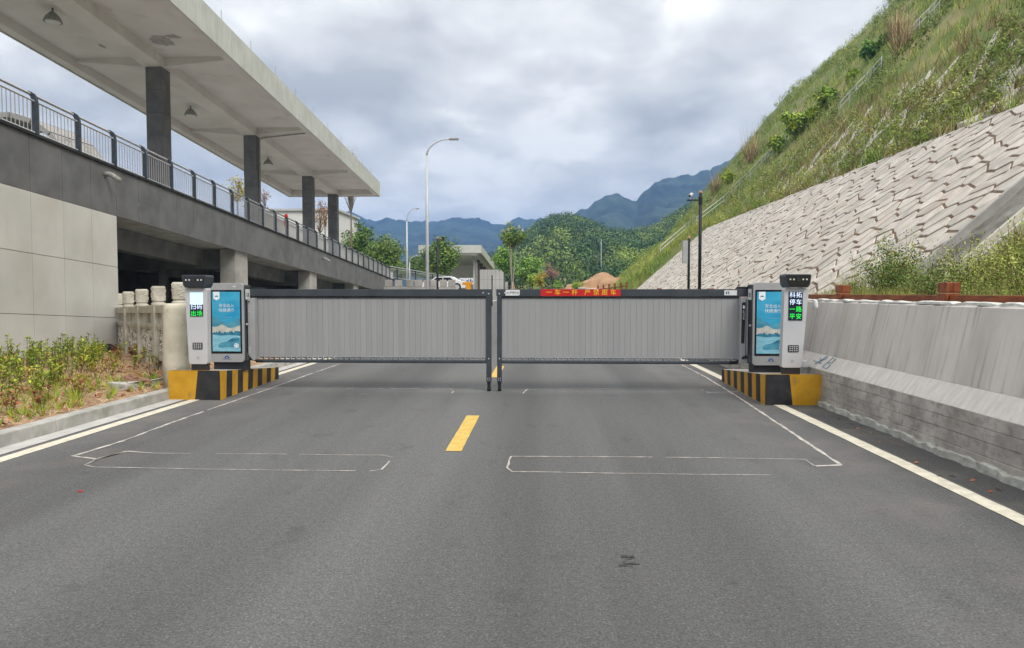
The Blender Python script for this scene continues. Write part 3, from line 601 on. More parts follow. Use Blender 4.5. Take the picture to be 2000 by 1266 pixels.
# ------------------------------------------------------------------ stone balustrade and round pillar
bs = thing('stone_balustrade', (-6.16, 12.0, 0), 'weathered stone balustrade with carved panels and capped posts running back to the pale wall', 'balustrade')
BP = [(-6.16 - 1.3 * i, 12.0 + 1.7 * i, .17 - .05 * i) for i in range(5)]
ang = math.atan2(1.7, -1.3)
def brot(x, y, z, bp):
    c, s = math.cos(ang), math.sin(ang); return (bp[0] + c * x - s * y, bp[1] + s * x + c * y, bp[2] + z)
for i, bp in enumerate(BP):
    mb = MB(); mb.box(-.11, .11, -.11, .11, -.25, 1.22); mb.v = [brot(*v, bp) for v in mb.v]; po = mb.build('post', M['bal'], bs, bevel=.012)
    mb = MB(); mb.lathe(0, 0, [(.10, 1.22), (.135, 1.235), (.135, 1.275), (.105, 1.29), (.105, 1.31), (.125, 1.325), (.128, 1.58), (.11, 1.61)], 20); mb.v = [brot(*v, bp) for v in mb.v]; mb.build('post_cap', M['bal'], po)
    mb = MB(); r = random.Random(i)
    for k in range(26):
        a = r.uniform(0, 6.28); z = 1.34 + r.random() * .22; 
        mb.tube([(.128 * math.cos(a + t), .128 * math.sin(a + t), z + .022 * math.sin(t * 9)) for t in (0, .12, .24, .36)], [.006, .009, .008, .003], 5)
    mb.v = [brot(*v, bp) for v in mb.v]; mb.build('cap_carving', M['relief'], po)
def along(mb, a, b, off0, off1, w, z0, z1):
    A = Vector(a); B = Vector(b); d = (B - A); Lh = math.hypot(d.x, d.y); dx, dy = d.x / Lh, d.y / Lh; nx, ny = -dy, dx
    p = []
    for zz in (z0, z1):
        for t, s in ((off0, -w), (Lh - off1, -w), (Lh - off1, w), (off0, w)):
            p.append((A.x + dx * t + nx * s, A.y + dy * t + ny * s, A.z + d.z * t / Lh + zz))
    mb.hexa([p[0], p[1], p[2], p[3], p[4], p[5], p[6], p[7]])
for i in range(4):
    a, b = BP[i], BP[i + 1]
    mb = MB(); along(mb, a, b, .11, .11, .085, 1.08, 1.24); mb.build('handrail', M['bal'], bs, bevel=.015)
    mb = MB(); along(mb, a, b, .11, .11, .06, .80, .875); mb.build('middle_rail', M['bal'], bs, bevel=.008)
    mb = MB(); along(mb, a, b, .11, .11, .06, .17, .245); mb.build('bottom_rail', M['bal'], bs, bevel=.008)
    for t in (.5, .98, 1.46):
        mb = MB(); along(mb, a, b, t, 2.14 - t - .17, .05, .876, 1.079); mb.build('small_baluster', M['bal'], bs)
    mb = MB(); along(mb, a, b, .12, .12, .025, .246, .799); pn = mb.build('carved_panel', M['recess_shade'], bs)
    mb = MB()
    for (q0, q1, z0, z1) in ((.12, .12, .246, .29), (.12, .12, .76, .799), (.12, 1.97, .291, .759), (1.97, .12, .291, .759)): along(mb, a, b, q0, q1, .048, z0, z1)
    mb.build('panel_border', M['bal'], pn)
    A = Vector(a); B = Vector(b); d = (B - A).normalized(); nrm = Vector((-d.y, d.x, 0)); 
    if nrm.y > 0: nrm = -nrm
    r = random.Random(40 + i); V_ = []; F_ = []
    for k in range(150):
        t = r.uniform(.20, 1.90); z = r.uniform(.30, .75); an = r.uniform(0, 6.28); l_ = r.uniform(.035, .085); w_ = l_ * .32
        c = A + d * t + Vector((0, 0, z)) + nrm * .025; e1 = d * math.cos(an) + Vector((0, 0, 1)) * math.sin(an); e2 = d * -math.sin(an) + Vector((0, 0, 1)) * math.cos(an)
        k0 = len(V_); V_ += [c - e1 * l_, c + e2 * w_, c + e1 * l_, c - e2 * w_, c + nrm * .022]; F_ += [(k0, k0 + 1, k0 + 4), (k0 + 1, k0 + 2, k0 + 4), (k0 + 2, k0 + 3, k0 + 4), (k0 + 3, k0, k0 + 4)]
    mb = MB(); mb.add(V_, F_); mb.build('panel_relief', M['relief'], pn)
mb = MB(); along(mb, (BP[0][0], BP[0][1], BP[0][2]), BP[4], -.3, -.3, .28, -.5, -.02); mb.build('plinth', M['brick'], bs)
pl = MB(); cx, cyy = -5.80, 11.15
pl.lathe(cx, cyy, [(.205, 0), (.20, .5), (.185, 1.33), (.175, 1.40), (.15, 1.43)], 28)
tag(pl.build('concrete_pillar', M['pillar'], smooth=True), 'stained beige round concrete pillar behind the left ticket kiosk', 'pillar')
mb = MB(); a = gp(205, 757, .12); b = gp(309, 748, .12)
mb.prism([(a.x, a.y), (a.x + .5, a.y - .28), (b.x + .05, b.y - .45), (b.x + .1, b.y + .1), (a.x + .6, a.y + .12)], 'z', .05, .21)
tag(mb.build('broken_slab', M['gutter'], bevel=.02), 'broken pale concrete slab lying in the bed beside the kerb', 'slab')
def lump(name, c, s, m, seed, label, cat, group=None):
    r = random.Random(seed); mb = MB(); vs_ = []; nn = 9; mm = 6
    for i in range(mm + 1):
        for j in range(nn):
            th = math.pi * i / mm; ph = 2 * math.pi * j / nn; k = r.uniform(.72, 1.12); vs_.append((c.x + s[0] * k * math.sin(th) * math.cos(ph), c.y + s[1] * k * math.sin(th) * math.sin(ph), c.z + s[2] * k * math.cos(th)))
    mb.add(vs_, [(i * nn + j, i * nn + (j + 1) % nn, (i + 1) * nn + (j + 1) % nn, (i + 1) * nn + j) for i in range(mm) for j in range(nn)])
    return tag(mb.build(name, m), label, cat, group)
lump('rubble_stone', gp(252, 742, .2) , (.17, .12, .09), M['brick'], 1, 'reddish lump of rubble on the soil behind the broken slab', 'rubble')
lump('rubble_stone', gp(282, 745, .2), (.12, .1, .06), M['brick'], 2, 'small brown rubble lump right beside the larger reddish one', 'rubble')
lump('rubbish_bag', gp(196, 684, .15), (.45, .3, .16), M['bag'], 3, 'crumpled black plastic rubbish bag at the foot of the pale wall', 'bag')

# ------------------------------------------------------------------ striped islands
def island(side):
    s = side; Yf, Yk = 10.43, 13.12
    xin0, xin1 = (-4.775, -4.89) if s < 0 else (3.185, 3.285)
    xout0, xout1 = (-5.56, -5.56) if s < 0 else (4.02, 3.99)
    if s > 0: Yf = 10.27
    z0, z1 = .44, .215
    t = thing('barrier_island', (xin0, Yf, 0), 'yellow and black striped concrete island under the left kiosk' if s < 0 else 'yellow and black striped concrete island under the right kiosk against the concrete wall', 'traffic island', 'striped gate islands')
    mb = MB(); bt = .02 * s      # foot slightly narrower
    mb.hexa([(xout0, Yf + .033, -.05), (xin0, Yf + .033, -.05), (xin1, Yk, -.05), (xout1, Yk, -.05), (xout0, Yf, z0), (xin0, Yf, z0), (xin1, Yk, z1), (xout1, Yk, z1)])
    mb.build('block', M['conc'], t, bevel=.01)
    # painted front: yellow outer part, black inner part with a slanted edge
    e = .004; fx = lambda f: xin0 + (xout0 - xin0) * f
    f0, f1 = (.42, .50) if s < 0 else (.40, .47)
    mb = MB(); mb.mi = 0
    yb = Yf + .029 - e - .002; yt = Yf - e
    mb.quad((fx(0), yb, .0), (fx(f1), yb, .0), (fx(f0), yt, z0), (fx(0), yt, z0)); mb.build('black_paint', M['blk'], t)
    mb = MB(); mb.quad((fx(f1), yb, .0), (fx(1), yb, .0), (fx(1), yt, z0), (fx(f0), yt, z0)); mb.build('yellow_paint', M['yel'], t)
    n = 12
    for i in range(n):
        a, b = i / n, (i + 1) / n; xo = -e * s
        P = lambda f, top: (xin0 + (xin1 - xin0) * f + xo, Yf + (Yk - Yf) * f, (z0 + (z1 - z0) * f) if top else 0.0)
        sh = .012
        mb = MB(); mb.quad(P(a, 0), P(b, 0), P(min(b + sh, 1), 1), P(min(a + sh, 1) if i else 0, 1)); mb.build('yellow_stripe' if i % 2 == 0 else 'black_stripe', M['yel'] if i % 2 == 0 else M['blk'], t)
    mb = MB(); r_ = random.Random(5 + s); pv = None
    for k in range(61):
        f = k / 60; x = xin0 + (xin1 - xin0) * f - s * .012; y = Yf + (Yk - Yf) * f; wv_ = r_.uniform(.008, .035); c_ = ((x, y, .0052), (x - s * wv_, y, .0052))
        if pv: mb.add([pv[0], pv[1], c_[1], c_[0]], [(0, 1, 2, 3)])
        pv = c_
    mb.build('dirt_line', M['dirtline'], t)
    mb = MB(); mb.quad((xin0, Yf, z0 + .004), (xout0, Yf, z0 + .004), (xout0 + (xout1 - xout0) * .06, Yf + .16, z0 + .004 - .013), (xin0 + (xin1 - xin0) * .06, Yf + .16, z0 + .004 - .013)); mb.build('yellow_paint', M['yel'], t)
island(-1); island(1)

# ------------------------------------------------------------------ ticket kiosks
def rrect(w0, w1, z0, z1, r, cx=0, cx1=None, n=5):
    """rounded outline, width w0 at z0 and w1 at z1"""
    if cx1 is None: cx1 = cx
    pts = []
    for (sx, top) in ((1, 0), (1, 1), (-1, 1), (-1, 0)):
        for k in range(n + 1):
            a = math.pi / 2 * k / n
            if sx == 1 and not top: ang_ = -math.pi / 2 + a
            elif sx == 1: ang_ = a
            elif top: ang_ = math.pi / 2 + a
            else: ang_ = math.pi + a
            w_ = (w1 if top else w0) / 2; c = cx1 if top else cx; z = z1 if top else z0
            pts.append((c + sx * (w_ - r) + r * math.cos(ang_), (z - r if top else z + r) + r * math.sin(ang_)))
    return pts
def kiosk(side, pxc0, pxc1, label, yy):
    Yf = yy; X0 = (pxc0 - 1057) / 1400 * Yf; X1 = (pxc1 - 1057) / 1400 * Yf
    zb0, zt = .44, 1.67
    t = thing('ticket_kiosk', (X0, Yf, zb0 - .005), label, 'kiosk', 'ticket kiosks at the gate')
    mb = MB(); mb.box(X0 - .115, X0 + .125, Yf + .015, Yf + .11, zb0 - .03, .535); mb.build('base', M['dark'], t)
    mb = MB(); mb.prism(rrect(.285, .345, .525, zt, .035, X0, X1), 'y', Yf, Yf + .12); mb.build('body', M['white'], t, bevel=.006)
    # head with lamps
    zc_ = zt + .005; mb = MB(); out_ = [(X1 - .14, zc_), (X1 + .14, zc_), (X1 + .168, zc_ + .04), (X1 + .185, zc_ + .16), (X1 + .175, zc_ + .19), (X1 - .175, zc_ + .19), (X1 - .185, zc_ + .16), (X1 - .168, zc_ + .04)]
    mb.prism(out_, 'y', Yf - .06, Yf + .2); hd = mb.build('camera_head', M['charcoal'], t, bevel=.008)
    mb = MB(); mb.prism([(X1 + (x - X1) * .9, zc_ + .095 + (z - zc_ - .095) * .82) for x, z in out_], 'y', -.0, .004); mb.v = [(x, y + Yf - .066, z) for x, y, z in mb.v]; mb.build('camera_window', M['glossk'], hd)
    for dx in (-.115, -.065, .065, .115):
        mb = MB(); mb.tube([(X1 + dx, Yf - .067, zc_ + .115), (X1 + dx, Yf - .071, zc_ + .115)], .0125, 10); mb.build('infrared_lamp', M['lens'], hd)
    mb = MB(); mb.tube([(X1, Yf - .067, zc_ + .11), (X1, Yf - .072, zc_ + .11)], .03, 16); mb.build('camera_lens', M['dark'], hd)
    mid = lambda z: X0 + (X1 - X0) * (z - .525) / (zt - .525)
    # display
    if side < 0:
        zt_, zm, zb_ = 1.605, 1.425, 1.245; w_ = .098; xm = mid(1.45) + .004
        mb = MB(); mb.box(xm - w_, xm + w_, Yf - .008, Yf - .001, zm + .001, zt_); mb.build('lit_panel', M['lcd'], t)
        mb = MB(); mb.box(xm - w_, xm + w_, Yf - .008, Yf - .001, zb_, zm - .001); dp = mb.build('display', M['ledbg'], t)
        text('扫码', .088, M['ledw'], dp, (xm, Yf - .0095, 1.385), name='lettering', bold=.0012, spacing=1.12)
        text('出场', .088, M['ledg'], dp, (xm, Yf - .0095, 1.285), name='lettering', bold=.0012, spacing=1.12)
    else:
        xm = mid(1.45) - .004; w_ = .098
        mb = MB(); mb.box(xm - w_, xm + w_, Yf - .008, Yf - .001, 1.205, 1.615); dp = mb.build('display', M['ledbg'], t)
        for s_, z_, m_ in (('科拓', 1.565, 'ledw'), ('停车', 1.463, 'ledw'), ('一路', 1.360, 'ledg'), ('平安', 1.258, 'ledg')):
            text(s_, .086, M[m_], dp, (xm, Yf - .0095, z_), name='lettering', bold=.0012, spacing=1.12)
    zk = .80; xk = mid(zk) + (.0 if side < 0 else .005)
    mb = MB(); mb.prism(rrect(.150, .150, zk - .05, zk + .05, .012, xk), 'y', Yf - .007, Yf - .001); kp = mb.build('keypad', M['dark'], t)
    km = MB(); km.box(-.010, .010, 0, .003, -.0085, .0085); kd = None
    for r_ in range(3):
        for c_ in range(4):
            loc = (xk - .048 + c_ * .032 - OFF[t.name].x, Yf - .010 - OFF[t.name].y, zk + .028 - r_ * .028 - OFF[t.name].z)
            if kd is None: kd = km.build('key', M['bolt'], kp, local=True); kd.location = loc
            else: link('key', kd.data, kp, loc)
    mb = MB(); mb.tube([(mid(.62), Yf - .001, .62), (mid(.62), Yf - .003, .62)], .022, 16); mb.build('card_reader', M['silver'], t)
    return t
kiosk(-1, 373, 371, 'white ticket kiosk with a blank bright panel over its display, on the left island', 10.56)
kiosk(1, 1540.5, 1547.5, 'white ticket kiosk with a tall four line display, on the right island', 10.40)

# ------------------------------------------------------------------ gate cabinets with posters
def cabinet(side):
    s = side; Yf, Yb_ = (11.30, 11.62) if s < 0 else (11.20, 11.56)
    xi = -4.77 if s < 0 else 3.27; xo = xi + s * .557; xa, xb = min(xi, xo), max(xi, xo); xc = (xa + xb) / 2
    zt, zb0 = (1.755, .487) if s < 0 else (1.76, .48)
    t = thing('gate_cabinet', (xc, Yf, .38), 'silver framed gate cabinet with a blue car poster, on the %s island' % ('left' if s < 0 else 'right'), 'cabinet', 'poster cabinets driving the gate')
    mb = MB(); mb.prism([(xa + .006, zb0), (xb - .006, zb0), (xb - .006, zt - .03), (xa + .006, zt - .03)], 'y', Yf + .05, Yb_); mb.build('body', M['charcoal'], t, bevel=.008)
    mb = MB(); mb.box(xa + .04, xb - .02, Yf + .05, Yb_ - .02, .345, zb0 - .001); mb.build('base', M['dark'], t)
    mb = MB(); mb.prism(rrect(.557, .557, zb0 - .003, zt, .05, xc), 'y', Yf, Yf + .049); mb.build('front_frame', M['silver'], t, bevel=.006)
    mb = MB(); mb.prism(rrect(.505, .505, .625, 1.645, .008, xc), 'y', Yf - .005, Yf - .0005); mb.build('screen_bezel', M['glossk'], t)
    pw = .455; p0, p1 = .66, 1.615; y = Yf - .0065
    mb = MB(); mb.box(xc - pw / 2, xc + pw / 2, y, y + .001, p0, p1); po = mb.build('poster', M['pblue'], t)
    def pol(name, pts, m, lay): 
        q = MB(); q.add([(xc + u * pw / 2, y - .0006 * lay, p0 + v * (p1 - p0)) for u, v in pts], [tuple(range(len(pts)))]); return q.build(name, m, po)
    r = random.Random(5)
    pol('printed_hills', [(-1, .28), (1, .28), (1, .57), (.7, .53), (.35, .49), (.05, .46), (-.2, .50), (-.55, .53), (-.8, .57), (-1, .60)], M['pmount'], 1)
    pol('printed_snow', [(-1, .27), (1, .27), (1, .44), (.75, .42), (.4, .395), (.1, .40), (-.1, .43), (-.35, .455), (-.6, .42), (-.85, .41), (-1, .42)], M['psand'], 2)
    ed = [(-1, .20)] + [(1, .20)] + [(1 - 2 * k / 26, .305 + r.uniform(0, .045)) for k in range(27)]
    pol('printed_treeline', ed, M['pdark'], 3)
    pol('printed_water', [(-1, 0.0), (1, 0.0), (1, .26), (.3, .275), (-.4, .265), (-1, .285)], M['ppale'], 4)
    pol('printed_car', [(-.55, .065), (1, .065), (1, .225), (.75, .235), (.45, .23), (.2, .195), (0, .165), (-.35, .15), (-.52, .125), (-.6, .09)], M['pmount'], 5)
    pol('printed_window', [(.1, .165), (.35, .21), (.6, .215), (.9, .215), (.9, .17)], M['pdark'], 6)
    wc = (.72, .095)
    pol('printed_wheel', [(wc[0] + .235 * math.cos(a), wc[1] + .056 * math.sin(a) * 1.0) for a in np.linspace(0, 6.28, 20)[:-1]], M['pdark'], 7)
    pol('printed_wheel_rim', [(wc[0] + .19 * math.cos(a), wc[1] + .046 * math.sin(a)) for a in np.linspace(0, 6.28, 20)[:-1]], M['wtext'], 8)
    for k in range(5):
        a = k * 1.2566; q = [(wc[0] + .06 * math.cos(a), wc[1] + .015 * math.sin(a)), (wc[0] + .165 * math.cos(a - .35), wc[1] + .039 * math.sin(a - .35)), (wc[0] + .165 * math.cos(a + .35), wc[1] + .039 * math.sin(a + .35))]
        pol('printed_wheel_gap', q, M['pdark'], 9)
    bx_ = -.66; by = .93
    pol('printed_badge', [(bx_ - .22, 1.0), (bx_ - .22, .885), (bx_, .855), (bx_ + .22, .885), (bx_ + .22, 1.0)], M['wtext'], 6)
    pol('printed_badge_emblem', [(bx_ - .14, .915), (bx_ + .14, .915), (bx_ + .09, .935), (bx_ + .03, .932), (bx_, .95), (bx_ - .03, .932), (bx_ - .09, .935)], M['pmount'], 7)
    text('安全出入', .062, M['wtext'], po, (xc + .008 + (.0 if s < 0 else .01), y - .003, 1.392), name='lettering', bold=.0018)
    text('快捷通行', .062, M['wtext'], po, (xc + .008 + (.0 if s < 0 else .01), y - .003, 1.318), name='lettering', bold=.0018)
    pol('printed_rule', [(-.4, .572), (.45, .572), (.45, .577), (-.4, .577)], M['ppale'], 6)
    lg = MB(); lg.add([(xc + u, Yf - .002, .558 + v) for u, v in ((-.042, -.012), (.042, -.012), (.038, .004), (.022, .022), (.008, .03), (-.008, .03), (-.022, .022), (-.038, .004))], [tuple(range(8))]); lgo = lg.build('logo', M['logo'], t)
    lg = MB(); lg.add([(xc + u, Yf - .0035, .558 + v) for u, v in ((-.014, -.004), (.014, -.004), (.014, .0), (.0, .014), (-.014, .0))], [tuple(range(5))]); lg.build('logo_mark', M['paper'], lgo)
    mb = MB(); mb.box(xc - .075, xc + .075, Yf - .0025, Yf - .0005, .532, .537); mb.build('logo_caption', M['inkd'], t)
    if s < 0:
        mb = MB(); mb.prism(rrect(.05, .05, 1.69, 1.71, .006, xb - .14), 'y', Yf - .003, Yf - .0005); mb.build('name_plate', M['paper'], t)
    # side facing the road: sticker, lock, vents
    xs = xi - s * .006; o_ = -s * .002
    def side_quad(y0, y1, z0, z1, m, name, th=.003):
        q = MB(); q.box(min(xs - s * 0, xs - s * th), max(xs, xs - s * th), y0, y1, z0, z1); return q.build(name, m, t)
    side_quad(Yf + .08, Yf + .25, 1.49, 1.66, M['paper'], 'sticker'); side_quad(Yf + .12, Yf + .15, 1.53, 1.60, M['inkd'], 'sticker_print', .0045); side_quad(Yf + .18, Yf + .21, 1.53, 1.60, M['inkd'], 'sticker_print', .0045)
    mb = MB(); mb.tube([(xs, Yf + .09, 1.09), (xs - s * .03, Yf + .09, 1.09)], .017, 10); mb.build('lock', M['bolt'], t)
    for k in range(4):
        for j in range(2): side_quad(Yf + .09 + j * .11, Yf + .17 + j * .11, .52 + k * .03, .528 + k * .03, M['silver'], 'vent_slot')
    # hinge column
    if s < 0:
        hx0, hx1 = -4.762, -4.648; mb = MB(); mb.prism([(hx0, .60), (hx0 + .05, .53), (hx1 - .03, .495), (hx1, .51), (hx1, 1.515), (hx0, 1.515)], 'y', 11.45, 11.60); hc = mb.build('hinge_column', M['silver'], t, bevel=.006)
        for z0 in (1.29, .62):
            for k in range(5): q = MB(); q.box(hx0 + .006, hx0 + .055, 11.446, 11.449, z0 + k * .024, z0 + k * .024 + .006); q.build('vent_slot', M['paper'], hc)
        q = MB(); q.tube([(hx0 + .025, 11.449, 1.455), (hx0 + .025, 11.44, 1.455)], .012, 10); q.build('screw', M['dark'], hc)
    else:
        hx0, hx1 = 3.135, 3.262; mb = MB(); mb.prism([(hx0 + .0, .47), (hx1 - .0, .50), (hx1 + .0, 1.535), (hx0 + .01, 1.535)], 'y', 11.44, 11.59); hc = mb.build('hinge_column', M['silver'], t, bevel=.006)
        q = MB(); q.prism(rrect(.05, .056, .80, 1.45, .02, hx0 + .045, hx0 + .055), 'y', 11.432, 11.438); st = q.build('black_inlay', M['glossk'], hc)
        q = MB(); q.add([(hx0 + .055 + u, 11.430, 1.375 + v) for u, v in ((0, -.035), (.016, -.01), (.016, .01), (0, .035), (-.016, .01), (-.016, -.01))], [tuple(range(6))]); q.build('emblem', M['wtext'], st)
        text('KEYTOP', .036, M['wtext'], st, (hx0 + .051, 11.430, 1.25), right=(0, 0, -1), up=(1, 0, 0), name='lettering', spacing=1.15)
        q = MB(); q.box(hx1 - .038, hx1 - .030, 11.434, 11.439, .55, 1.50); q.build('seam', M['dark'], hc)
    return t
cabL = cabinet(-1); cabR = cabinet(1)

# ------------------------------------------------------------------ the two gate leaves
GY = 11.60
def gate(side):
    s = side
    if s < 0: xa, xb, xpost0, xpost1 = -4.765, -.806, -.888, -.806
    else: xa, xb, xpost0, xpost1 = -.713, 3.30, -.713, -.638
    t = thing('advertising_gate', ((xpost0 + xpost1) / 2, GY, 0), 'left leaf of the grey slatted barrier gate, plain dark top rail' if s < 0 else 'right leaf of the grey slatted barrier gate, red banner on its top rail', 'gate', 'slatted gate leaves closing the road')
    e0, e1 = (xa, xb + .012) if s < 0 else (xa - .012, xb)
    mb = MB(); mb.box(e0, e1, GY - .05, GY + .05, 1.545, 1.658); tr = mb.build('top_rail', M['charcoal'], t, bevel=.004)
    mb = MB(); sx0, sx1 = (xa + .12, xpost0) if s < 0 else (xpost1, xb - .15)
    mb.box(sx0, sx1, GY - .03, GY + .03, 1.512, 1.544); mb.build('rail_channel', M['dark'], t)
    mb = MB(); mb.box(sx0 - .05 if s < 0 else sx0, sx1 if s < 0 else sx1 + .05, GY - .03, GY + .03, .452, .507); mb.build('bottom_rail', M['charcoal'], t, bevel=.018)
    mb = MB(); mb.box(xpost0, xpost1, GY - .045, GY + .045, .15, 1.544); ep = mb.build('end_post', M['charcoal'], t, bevel=.006)
    for zz in (.215, .185):
        for dx in (-.016, .016): q = MB(); xm = (xpost0 + xpost1) / 2 + dx; q.tube([(xm, GY - .046, zz), (xm, GY - .050, zz)], .007, 8); q.build('bolt', M['bolt'], ep)
    xm = (xpost0 + xpost1) / 2
    for (bx_, bz) in ((xm - s * -.0, 1.585), (xm + s * .09, 1.60), (xm, .535)): q = MB(); q.tube([(bx_, GY - .051, bz), (bx_, GY - .056, bz)], .012, 10); q.build('bolt', M['bolt'], tr)
    # castor
    q = MB(); q.hexa([(xm - .022, GY - .02, .07), (xm + .022, GY - .02, .07), (xm + .022, GY + .02, .07), (xm - .022, GY + .02, .07), (xm - .032, GY - .035, .16), (xm + .032, GY - .035, .16), (xm + .032, GY + .035, .16), (xm - .032, GY + .035, .16)]); q.build('castor_fork', M['dark'], t)
    q = MB(); q.tube([(xm - .03, GY, .036), (xm + .03, GY, .036)], .034, 14); q.build('castor_wheel', M['tyre'], t)
    # slats, one object each
    n = 42; wv = (sx1 - sx0) / n
    q = MB(); q.prism([(.0008, -.0145), (.003, -.016), (wv - .003, -.016), (wv - .0008, -.0145), (wv - .0008, .012), (.0008, .012)], 'z', .562, 1.511)
    sm = None
    rr = random.Random(9 + s)
    for k in range(n):
        loc = (sx0 + k * wv - OFF[t.name].x, GY - OFF[t.name].y + rr.uniform(-.001, .001), 0)
        if sm is None: sm = q.build('slat', M['slat'], t, local=True); sm.location = loc
        else: sm2 = link('slat', sm.data, t, loc); sm2.rotation_euler = (0, 0, rr.uniform(-.012, .012))
    # linkage under the slats
    q = MB()
    for k in range(n + 1):
        x = sx0 + k * wv
        if k < n: q.box(x + .012, x + wv * .62, GY - .012, GY + .012, .528, .548)
        q.box(x - .006 + wv * .8, x + .012 + wv * .8, GY - .014, GY + .014, .508, .561)
    tag(q.build('slat_linkage', M['slatgap'], t), kind='stuff')
    q = MB(); q.box(sx0, sx1, GY - .017, GY - .013, .549, .561); q.build('slat_trim', M['silver'], t)
    if s > 0:
        bx0, bx1 = (1056 - 1057) / 1400 * 11.55, (1211 - 1057) / 1400 * 11.55
        q = MB(); q.box(bx0, bx1, GY - .054, GY - .051, 1.547, 1.657); bn = q.build('red_banner', M['red'], t)
        zz = 1.601; cw = .155
        for ch, pxx in zip('一车一杆严禁跟车', (1072, 1089, 1105, 1122, 1147, 1164, 1180, 1197)):
            text(ch, .102, M['ytext'], bn, ((pxx - 1057) / 1400 * 11.545, GY - .0555, zz), name='lettering', bold=.0022)
        q = MB(); q.prism([(-.575, 1.555), (-.36, 1.555), (-.345, 1.57), (-.345, 1.648), (-.575, 1.648)], 'y', GY - .054, GY - .051); sk = q.build('sticker', M['paper'], t)
        q = MB(); q.tube([(-.54, GY - .0545, 1.6), (-.54, GY - .056, 1.6)], .018, 12); q.build('sticker_emblem', M['rail'], sk)
        text('卓通科技', .036, M['inkd'], sk, (-.435, GY - .0560, 1.601), name='lettering', spacing=1.15)
        q = MB(); q.box((1410 - 1057) / 1400 * 11.55, (1434 - 1057) / 1400 * 11.55, GY - .054, GY - .051, 1.56, 1.64); sk = q.build('sticker', M['paper'], t)
        q = MB(); x_ = (1413 - 1057) / 1400 * 11.55; q.box(x_, x_ + .02, GY - .056, GY - .0545, 1.58, 1.62); q.box(x_ + .035, x_ + .05, GY - .056, GY - .0545, 1.58, 1.62); q.build('sticker_print', M['inkd'], sk)
        q = MB(); q.box(3.13, 3.29, GY - .04, GY + .06, 1.659, 1.70); q.build('hinge_head', M['dark'], t, bevel=.006)
        q = MB(); q.tube([(3.02, GY - .04, .49), (3.12, GY - .06, .50), (3.2, GY - .17, .58), (3.25, GY - .18, .60)], .022, 8); q.build('link_arm', M['dark'], t, smooth=True)
    else:
        q = MB(); q.box(-4.80, -4.55, GY - .03, GY + .08, 1.659, 1.685); q.build('hinge_head', M['dark'], t, bevel=.005)
        q = MB(); q.tube([(-4.57, GY - .03, .48), (-4.68, GY - .06, .50), (-4.75, GY - .1, .52)], .02, 8); q.build('link_arm', M['dark'], t, smooth=True)
    return t
gate(-1); gate(1)
q = MB(); q.box(3.85, 3.93, 10.7, 10.8, .50, .60); jb = thing('junction_box', (3.89, 10.75, .40), 'small pale grey junction box behind the right kiosk', 'box'); q.build('box', M['paper'], jb, bevel=.008)
q = MB(); q.box(3.865, 3.915, 10.72, 10.78, .37, .50); q.build('conduit', M['pvc'], jb)
q = MB(); q.lathe(3.99, 10.6, [(.028, 1.36), (.036, 1.40), (.03, 1.47), (.012, 1.50)], 12); tag(q.build('wall_sensor', M['paper'], smooth=True), 'small pale sensor dome beside the right kiosk at the wall top', 'sensor')

# ------------------------------------------------------------------ concrete barrier (right)
bw = thing('concrete_barrier', (3.95, 8, 0), 'long streaked concrete crash wall along the right side of the road', 'wall')
YB = [-4, 0, 4, 8, 12, 20, 35, 60, 84]
def ext(prof, name, m, ys=YB, parent=bw, sm=False):
    mb = MB(); n = len(prof); vs_ = []
    for Y in ys: vs_ += [(x, Y, z + rise(Y)) for x, z in prof]
    fs = []
    for i in range(len(ys) - 1):
        for k in range(n): a = i * n + k; b = i * n + (k + 1) % n; fs.append((a, b, b + n, a + n))
    fs.append(tuple(range(n))[::-1]); fs.append(tuple((len(ys) - 1) * n + k for k in range(n))); mb.add(vs_, fs); return mb.build(name, m, parent)
ext([(4.115, .70), (4.27, 1.455), (4.30, 1.478), (4.55, 1.478), (4.55, .70)], 'wall_face', M['barrier'])
ext([(3.975, .505), (4.115, .698), (4.55, .698), (4.55, .505)], 'sloped_ledge', M['barledge'])
# foot with board marks: four courses of slightly different depth, in lifts
Yc = -4.0; r = random.Random(3)
crs = [(-.05, .135), (.139, .265), (.269, .385), (.389, .503)]
while Yc < 30:
    Ln = 2.4
    for (a, b) in crs:
        dx = r.uniform(-.004, .004); q = MB(); q.box(3.955 + dx + .012 * (b > .2), 4.5, Yc + .003, Yc + Ln - .003, a, b); q.build('board_marked_course', M['barlow'], bw, bevel=.003)
    Yc += Ln
ext([(3.965, -.05), (3.975, .503), (4.5, .503), (4.5, -.05)], 'foot', M['barlow'], [30, 45, 60, 84])
def wobble(name, m, xa, xb, za, zb, y0, y1, step, amp, seed):
    mb = MB(); r = random.Random(seed); prev = None; Y = y0
    while Y <= y1:
        k = (xa + r.uniform(-amp, amp), xb + r.uniform(-amp, amp) * .5, za, zb + r.uniform(-amp, amp) * .7, Y)
        cur = [(k[0], Y, k[2]), (k[0] + .006, Y, k[3] - .01), ((k[0] + k[1]) / 2, Y, k[3]), (k[1], Y, k[3] - .006), (k[1], Y, k[2])]
        if prev: 
            b = len(mb.v); mb.add(prev + cur, [(i, i + 1, i + 6, i + 5) for i in range(4)])
        prev = cur; Y += step * r.uniform(.6, 1.4)
    return mb.build(name, m, bw)
wobble('mortar_cap', M['mortar'], 4.285, 4.40, 1.475, 1.503, 2, 30, .12, .016, 4)
wobble('mortar_foot', M['mortarf'], 3.915, 4.0, -.01, .075, 2, 11.0, .10, .028, 5)
q = MB(); 
def scr(pts, w_=.0045):
    P_ = []
    for (yy, v) in pts: zz = .505 + .193 * v; P_.append((3.975 + .14 * v - .006, yy, zz + .006))
    q.tube(P_, w_, 5)
